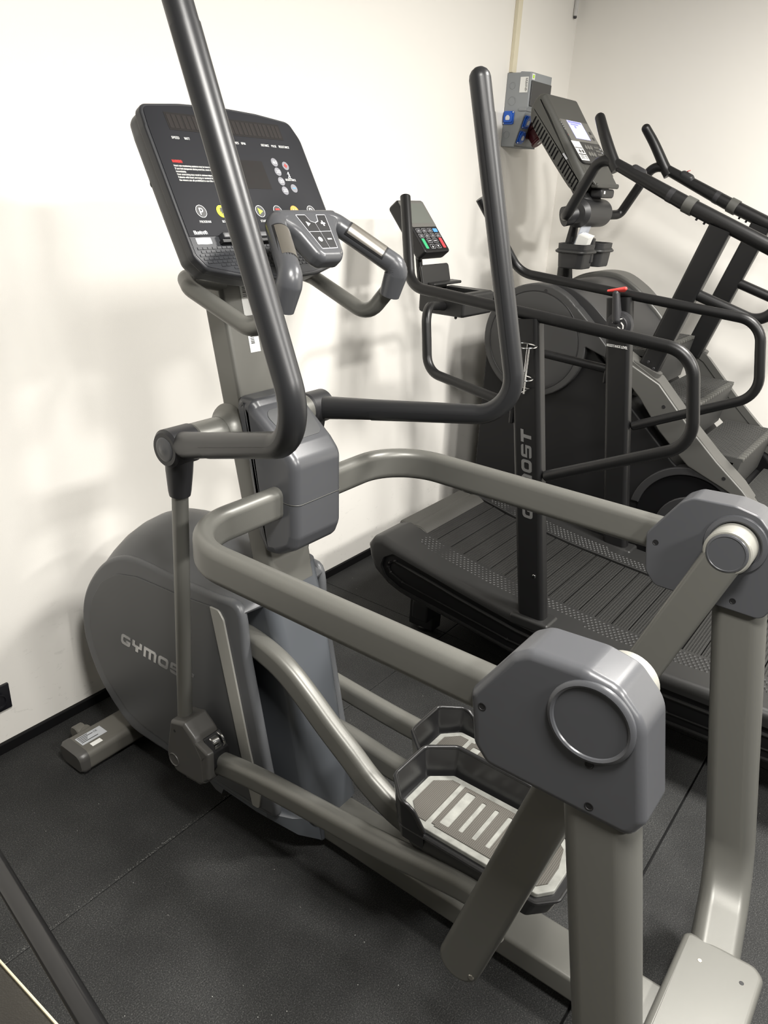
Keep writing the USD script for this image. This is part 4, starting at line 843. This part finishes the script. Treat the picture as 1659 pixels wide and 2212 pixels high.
for g in (lambda m: m, fs):
    sc_ = s_.part('side_cover', g(pyz(ringp, NX - .010, NX + .055, .0, .006, 3)), 'stair_panel')
    s_.part('stringer', g(pyz(pl, NX - .010, NX + .055, .0, .006, 3)), 'stair_grey')
    s_.part('wheel_disc', g(lathe([(0, .004), (.150, .006), (.196, .003), (.206, 0)], (NX - .010, 1.462, .985), (-1, 0, 0), 56)), 'stair_panel', sc_, label='round dark flywheel cover')
    s_.part('disc_groove', g(sweep(np.c_[np.full(61, NX - .0102), circle2((1.462, .985), .2085, 61)], circ(.0018, 6), (1, 0, 0), caps=False)), 'joint_black', sc_)
    s_.part('arch_trim', g(pyz(np.array(big(arch.difference(sg.box(0, 0, 2, .40))).exterior.coords)[:-1], NX - .004, NX + .05, 0, .004)), 'stair_dark', sc_)
    s_.part('wheel_well', g(cyl((NX + .005, .700, .365), (NX + .06, .700, .365), .202, .002, 48)), 'slot_black', sc_)
    s_.part('wheel_cover', g(disc((NX + .006, .668, .330), (-1, 0, 0), .150, .010, .004, 40)), 'stair_dark', sc_)
    fl2 = np.array([(1.125, 1.030), (.902, .912), (.744, .757), (.629, .655), (.518, .569), (.470, .52)]); n_ = len(fl2)
    rr_ = [np.array([(NX + .000, y, z - .006), (NX + .058, y + .004, z + .012), (NX + .058, y + .012, z - .02), (NX + .0, y + .012, z - .026)]) for y, z in fl2]
    s_.part('stringer_cap', g(loft(rr_)), 'stair_grey', sc_)
    for y, z in ((.866, .818), (.588, .589), (.512, .526), (1.43, 1.198), (1.262, 1.055)): s_.part('bolt_hole', g(disc((NX - .0102, y, z), (-1, 0, 0), .0075, .0008, .0002, 16)), 'joint_black', sc_)
    # inclined post with its boot
    po = sweep([(3.094, .975, .920), (3.094, .803, 1.485)], rrect(.050, .083, .012, 4), (0, 1, .3)); ps = s_.part('rail_post', g(po), 'black_powder')
    s_.part('post_boot', g(sweep([(3.080, .985, .905), (3.080, .968, .955)], rrect(.052, .125, .02, 4), (0, 1, -.6))), 'stair_grey', ps)
    for y, z in ((.967, .975), (.942, .953)): s_.part('post_bolt', g(disc((3.0688, y, z), (-1, 0, 0), .006, .003, .001, 14)), 'hub_plastic', ps)
    # handle rail
    rl = [(3.285, 1.500, 1.480), (3.112, 1.415, 1.492), (3.098, 1.296, 1.712), (3.097, .960, 1.566), (3.097, .520, 1.392), (3.097, .575, 1.165), (3.097, .840, 1.247)]
    pth = fillet([V(*p) for p in rl], [.03, .055, 0, .085, .075], 9)
    hr = s_.part('hand_rail', g(tube(pth, .0205, 22, [1.28 if p[1] < .965 and p[2] > 1.37 else 1. for p in pth])), 'black_powder')
    s_.part('rail_sleeve', g(tube([(3.097, .935, 1.556), (3.097, .56, 1.408)], .0265, 24)), 'black_powder', hr)
    s_.part('sleeve_ring', g(tube([(3.097, .947, 1.5605), (3.097, .912, 1.5465)], .0305, 26)), 'stair_console', hr, label='grey clamp ring')
    s_.part('grip_stop', g(tube([(3.097, 1.013, 1.5885), (3.097, .993, 1.580)], .0262, 24)), 'hub_plastic', hr)
    s_.part('sensor_clamp', g(hull(((3.097, 1.165, 1.655), .021), ((3.097, 1.125, 1.638), .021), ((3.105, 1.16, 1.668), .018), ((3.105, 1.13, 1.655), .018))), 'hub_plastic', hr)
    th = np.linspace(-.75, .75, 9)
    for ang in (.35, 2.75):
        pr = np.r_[np.c_[.0215 * np.sin(th + ang), .0215 * np.cos(th + ang)], np.c_[.018 * np.sin(th[::-1] + ang), .018 * np.cos(th[::-1] + ang)]]
        s_.part('pulse_sensor', g(sweep([(3.097, 1.122, 1.6365), (3.097, 1.014, 1.589)], pr, (0, 0, 1))), 'steel', hr, label='bright steel pulse strip')
    s_.part('horn', g(tube(smooth_path([(3.098, 1.225, 1.665), (3.100, 1.252, 1.700), (3.118, 1.305, 1.785), (3.146, 1.345, 1.846)], 6), .0195, 20, np.linspace(1.25, 1.0, 19), round_ends=.018)), 'black_powder', hr)
    for k in range(3): s_.part('sleeve_screw', g(cyl((3.097, .895 - k * .030, 1.512 - k * .012), (3.097, .898 - k * .030, 1.505 - k * .012), .0045, .001, 10)), 'hub_plastic', hr)
s_.part('stop_button', disc((3.697 - .004, 1.140, 1.6835), unit(V(0, .4, 1)), .008, .002, .0006, 18), 'handle_red', label='small red stop button')
# body between the covers, steps
body = [(1.70, .03), (1.70, 1.00), (1.62, 1.16), (1.30, 1.10), (1.00, .78), (.80, .60), (.60, .46), (.44, .40), (.40, .30), (.40, .03)]
s_.part('machine_body', pyz(np.array(body), NX + .02, 2 * XS - NX - .02, .01, .01), 'stair_body')
for x in (3.16, 3.64):
    for y in (.5, 1.6): s_.part('level_foot', cyl((x, y, 0), (x, y, .04), .03), 'joint_black')
for y0, z0 in ((.350, .470), (.553, .655), (.762, .830), (.97, 1.005)):
    st = s_.part('step', pyz(np.array([(y0, z0), (y0 + .205, z0), (y0 + .205, z0 - .02), (y0 + .03, z0 - .022), (y0 + .055, z0 - .185), (y0 + .030, z0 - .185)]), XS - .278, XS + .278), 'tread_step')
    rb = [box(x, x + .0085, y0 + .022, y0 + .200, z0 - .001, z0 + .0022) for x in np.arange(XS - .272, XS + .265, .0165)]
    s_.part('step_ribs', cat(*rb), 'tread_step', st, kind='stuff', smooth=False)
    ns = [rbox(x, x + .026, y0 - .004, y0 + .018, z0 - .012, z0 + .002, .003, 6) for x in np.arange(XS - .275, XS + .255, .034)]
    s_.part('step_nosing', cat(*ns), 'stair_console', st, kind='stuff')
# top hood and mast
hd = np.array([(1.68, 1.05), (1.62, 1.155), (1.56, 1.205), (1.495, 1.232), (1.42, 1.244), (1.342, 1.236), (1.265, 1.198), (1.20, 1.150), (1.10, 1.055), (1.10, .95), (1.4, .9)])
s_.part('top_hood', pyz(smooth_poly(hd, 4), 3.62, 3.765, .012, .012), 'stair_grey')
s_.part('center_hood', pyz(smooth_poly(hd * [1, 1] - [0, .022], 4), 3.09, 3.64, .004, .004), 'stair_dark')
s_.part('mast', tube([(XS, 1.512, 1.16), (XS, 1.520, 1.26), (XS, 1.500, 1.48)], .028, 20, [1.4, 1.15, .55]), 'black_powder')
hb_ = s_.part('handle_hub', cyl((XS - .135, 1.442, 1.497), (XS + .135, 1.442, 1.497), .058, .018, 36), 'stair_dark')
for s in (-1, 1): s_.part('hub_socket', tube([(XS + s * .10, 1.450, 1.495), (XS + s * .150, 1.492, 1.480)], .040, 24), 'hub_plastic', hb_)
s_.part('console_neck', hull(((XS - .05, 1.445, 1.540), .030), ((XS + .05, 1.445, 1.540), .030), ((XS - .06, 1.500, 1.62), .03), ((XS + .06, 1.500, 1.62), .03)), 'stair_dark', hb_)
# console
cso = [(1.638, 1.946), (1.662, 1.944), (1.684, 1.925), (1.699, 1.892), (1.699, 1.858), (1.678, 1.815), (1.630, 1.755), (1.573, 1.689), (1.515, 1.625), (1.487, 1.596), (1.462, 1.578), (1.438, 1.585), (1.416, 1.612), (1.418, 1.650)]
cso = round_poly(cso, .012, 3)
cb = s_.part('console', pyz(cso, XS - .165, XS + .165, .022, .022, 5), 'stair_console')
KO, KU = V(XS, 1.5685, 1.8455), unit(V(0, .113, .136)); KN = unit(np.cross(V(1, 0, 0), KU)); KN = KN if KN[2] > 0 else -KN
kc = lambda m, d=0.: xf(m, KO + KN * d, V(1, 0, 0), KU, KN)
# face coordinates of a (y) measured along KU from KO
fp = s_.part('console_face', kc(prism(rrect(.300, .300, .03) + [0, -.052], -.006, .0035, .003)), 'stair_face', cb)
s_.part('hand_slot', kc(prism(rrect(.150, .016, .006) + [.0, .090], .002, .0042, .0005)), 'slot_black', fp); s_.part('slot_trim', kc(prism(rrect(.15, .006, .002) + [0, .079], .002, .0050, .0005)), 'stair_grey', fp)
for x in (-.123, .123):
    s_.part('speaker_frame', kc(extr(sg.Polygon(rrect(.038, .052, .008) + [x, .078]).boundary.buffer(.0017), .003, .0048)), 'print_grey', fp, smooth=False)
    s_.part('speaker', kc(prism(rrect(.017, .034, .008) + [x, .078], .003, .006, .002)), 'lcd_bezel', fp)
tx = text('StairMaster', .015, .0006, True); tx.vertices[:, 0] *= .090 / np.ptp(tx.vertices[:, 0]); s_.part('print', kc(tx + 0 if False else xf(tx, (-.040, .040, 0), (1, 0, 0), (0, 1, 0), (0, 0, 1)), .0038), 'print_white', fp, smooth=False)
s_.part('runner_mark', kc(extr(sg.Polygon([(-.060, .062), (-.052, .050), (-.058, .047), (-.047, .032), (-.050, .045), (-.044, .049)]), .0036, .0044)), 'print_white', fp, smooth=False)
s_.part('screen_bezel', kc(extr(sg.Polygon([(-.128, .028), (.124, .028), (.140, .010), (.143, -.098), (-.143, -.098), (-.138, .02)]), .0034, .0046)), 'lcd_bezel', fp, smooth=False)
lc = s_.part('screen', kc(box(-.076, .071, -.082, .006, .0045, .0052)), 'lcd_glow', fp, label='lit blue screen'); 
s_.part('screen_text', kc(cat(box(-.070, .060, -.006, .004, .0052, .0055), box(-.058, .02, -.016, -.009, .0052, .0055), box(-.030, -.012, -.030, -.018, .0052, .0055))), 'lcd_glow_deep', lc, smooth=False)
for k, y in enumerate((-.055, -.084)): s_.part('volume_key', kc(prism(rrect(.020, .014, .004) + [.112, y + .012], .004, .0058, .001)), 'stair_face', fp)
for r_ in range(2):
    for k in range(3): s_.part('round_key', kc(disc((-.026 + k * .027, -.122 - r_ * .034, .0030), (0, 0, 1), .0115, .003, .001, 22)), 'lcd_bezel', fp)
for r_ in range(4):
    for k in range(3): s_.part('number_key', kc(prism(rrect(.011, .011, .002) + [.070 + k * .016, -.118 - r_ * .018], .003, .0052, .0006)), 'lcd_bezel', fp)
for k, y in enumerate((-.123, -.141, -.159)): s_.part('small_key', kc(prism(rrect(.014, .007, .002) + [.126, y], .003, .005, .0006)), 'print_grey', fp)
s_.part('guide_print', kc(cat(*[box(-.146, -.146 + w, .018 - k * .0105, .018 - k * .0105 + .005, .0034, .0040) for k, w in enumerate((.012, .022, .018, .024, .015, .021, .012))])), 'print_grey', fp, smooth=False)
s_.part('guide_print', kc(cat(box(-.146, -.128, .030, .036, .0034, .0040), box(-.142, -.118, -.074, -.066, .0034, .004), box(-.142, -.118, -.086, -.078, .0034, .004))), 'print_red', fp, smooth=False)
s_.part('care_sticker', kc(rbox(-.150, -.068, -.192, -.098, .0035, .0050, .0006, 6)), 'label_white', fp, label='white care instruction sticker')
s_.part('sticker_print', kc(cat(box(-.147, -.075, -.133, -.130, .005, .0055), box(-.147, -.072, -.165, -.161, .005, .0055), box(-.130, -.104, -.150, -.145, .005, .0055), box(-.120, -.114, -.157, -.138, .005, .0055), box(-.095, -.080, -.155, -.140, .005, .0055), *[box(-.140, -.105, -.172 - k * .006, -.170 - k * .006, .005, .0055) for k in range(3)], *[box(-.095, -.076, -.172 - k * .006, -.170 - k * .006, .005, .0055) for k in range(3)])), 'label_ink', fp, smooth=False)
s_.part('reading_rack', hull(((XS - .125, 1.425, 1.655), .006), ((XS + .125, 1.425, 1.655), .006), ((XS - .11, 1.385, 1.610), .006), ((XS + .11, 1.385, 1.610), .006), ((XS - .12, 1.455, 1.690), .005), ((XS + .12, 1.455, 1.690), .005)), 'stair_console', cb)
s_.part('rack_lip', rbox(XS - .115, XS + .12, 1.372, 1.405, 1.598, 1.618, .007), 'stair_console', cb)
ur = s_.part('port_cover', rbox(XS - .055, XS + .085, 1.375, 1.430, 1.560, 1.596, .010), 'stair_dark', cb); s_.part('port_print', box(XS - .035, XS - .020, 1.3742, 1.3752, 1.576, 1.588), 'label_white', ur)
for k in range(22):
    if k == 11: continue
    d = k * .0203; o = V(XS - .1655, 1.672 - .0118 * k, 1.842 - .0126 * k); 
    s_.part('vent_slot', xf(prism(rrect(.0062, .040, .003, 3), 0, .0012, .0002), o, unit(V(0, .68, .73)), unit(V(0, -.45, .89)) if True else None, V(-1, 0, 0)), 'slot_black', cb)
s_.part('side_sticker', xf(box(-.004, .004, -.015, .015, 0, .001), V(XS - .1655, 1.512, 1.712), unit(V(0, .73, -.68)), unit(V(0, .68, .73)), V(-1, 0, 0)), 'label_silver', cb)
# cup holders either side of the mast
for s in (-1, 1):
    cx_ = XS + s * .098; top_r = rrect(.142, .128, .03, 5); rings = []
    for z, k in ((1.275, .84), (1.280, .88), (1.335, .95), (1.336, 1.02), (1.352, 1.04), (1.354, .98), (1.375, 1.0), (1.375, .92), (1.345, .90), (1.29, .80)): rings.append(np.c_[top_r * k + [cx_, 1.436], np.full(len(top_r), z)])
    ch = s_.part('cup_holder', loft(rings), 'stair_dark')
    s_.part('cup_rim', sweep(np.c_[np.vstack([top_r, top_r[:1]]) * 1.05 + [cx_, 1.436], np.full(len(top_r) + 1, 1.343)], circ(.006, 8), caps=False), 'stair_panel', ch)

# things left in the near cup holder
t = Thing('paper_carton', (3.31, 1.425, 1.30), 'small white carton standing in the near cup holder of the stair climber', 'carton')
a_, b_, c_ = unit(V(1, .1, .12)), unit(V(-.1, 1, .28)), unit(V(-.10, -.28, 1)); c_ = unit(np.cross(a_, b_)); b_ = np.cross(c_, a_)
t.part('box', xf(box(-.034, .034, -.024, .024, 0, .118), V(3.300, 1.428, 1.298), a_, b_, c_), 'carton_white', smooth=False)
t.part('flap', xf(box(.030, .058, -.022, .022, .113, .115), V(3.300, 1.428, 1.298), a_, b_, c_), 'carton_white', smooth=False)
t = Thing('phone_case', (3.37, 1.415, 1.30), 'black flat case leaning beside the white carton in the cup holder', 'case')
t.part('case', xf(rbox(-.028, .028, -.007, .007, 0, .100, .004), V(3.352, 1.386, 1.298), unit(V(1, .25, 0)), unit(V(.25, -1, 0)), V(0, 0, 1)), 'joint_black')
t = Thing('zip_bag', (3.30, 1.46, 1.30), 'clear zip bag with an orange strip sticking up behind the white carton', 'bag')
bp_ = lambda m: xf(m, V(3.335, 1.464, 1.298), unit(V(1, 0, 0)), unit(V(0, -.30, 1)), unit(V(0, -1, -.30)))
t.part('film', bp_(rbox(-.050, .050, 0, .170, -.003, .003, .0028, 8)), 'bag_film'); t.part('zip_strip', bp_(box(.0, .046, .160, .166, -.0036, .0036)), 'print_orange', label='orange zip strip')

# ------------------------------------------------------------------ machine cut off by the lower left corner
b = Thing('cardio_machine', (.10, .60, 0), 'black machine cut off by the lower left corner, with round tube and pale-edged deck', 'exercise machine')
b.part('deck', rbox(-.46, .424, -.55, 1.50, .030, .095, .006), 'deck_leather'); b.part('edge_trim', rbox(.4235, .4285, -.55, 1.50, .050, .098, .002), 'edge_cream', label='thin pale metal edge')
b.part('deck_foot', cat(*[cyl((x, y, 0), (x, y, .035), .03) for x in (-.4, .36) for y in (-.45, 1.4)]), 'joint_black')
b.part('side_tube', tube(fillet([(.280, .15, .093), (.287, .30, .46), (.443, 1.30, .46), (.461, 1.42, .46), (.420, 1.46, .09)], [.08, .3, .08], 8), .0172, 24), 'tube_gloss')

for i in range(1):
    stage.SetDefaultPrim(stage.GetPrimAtPath('/World'))
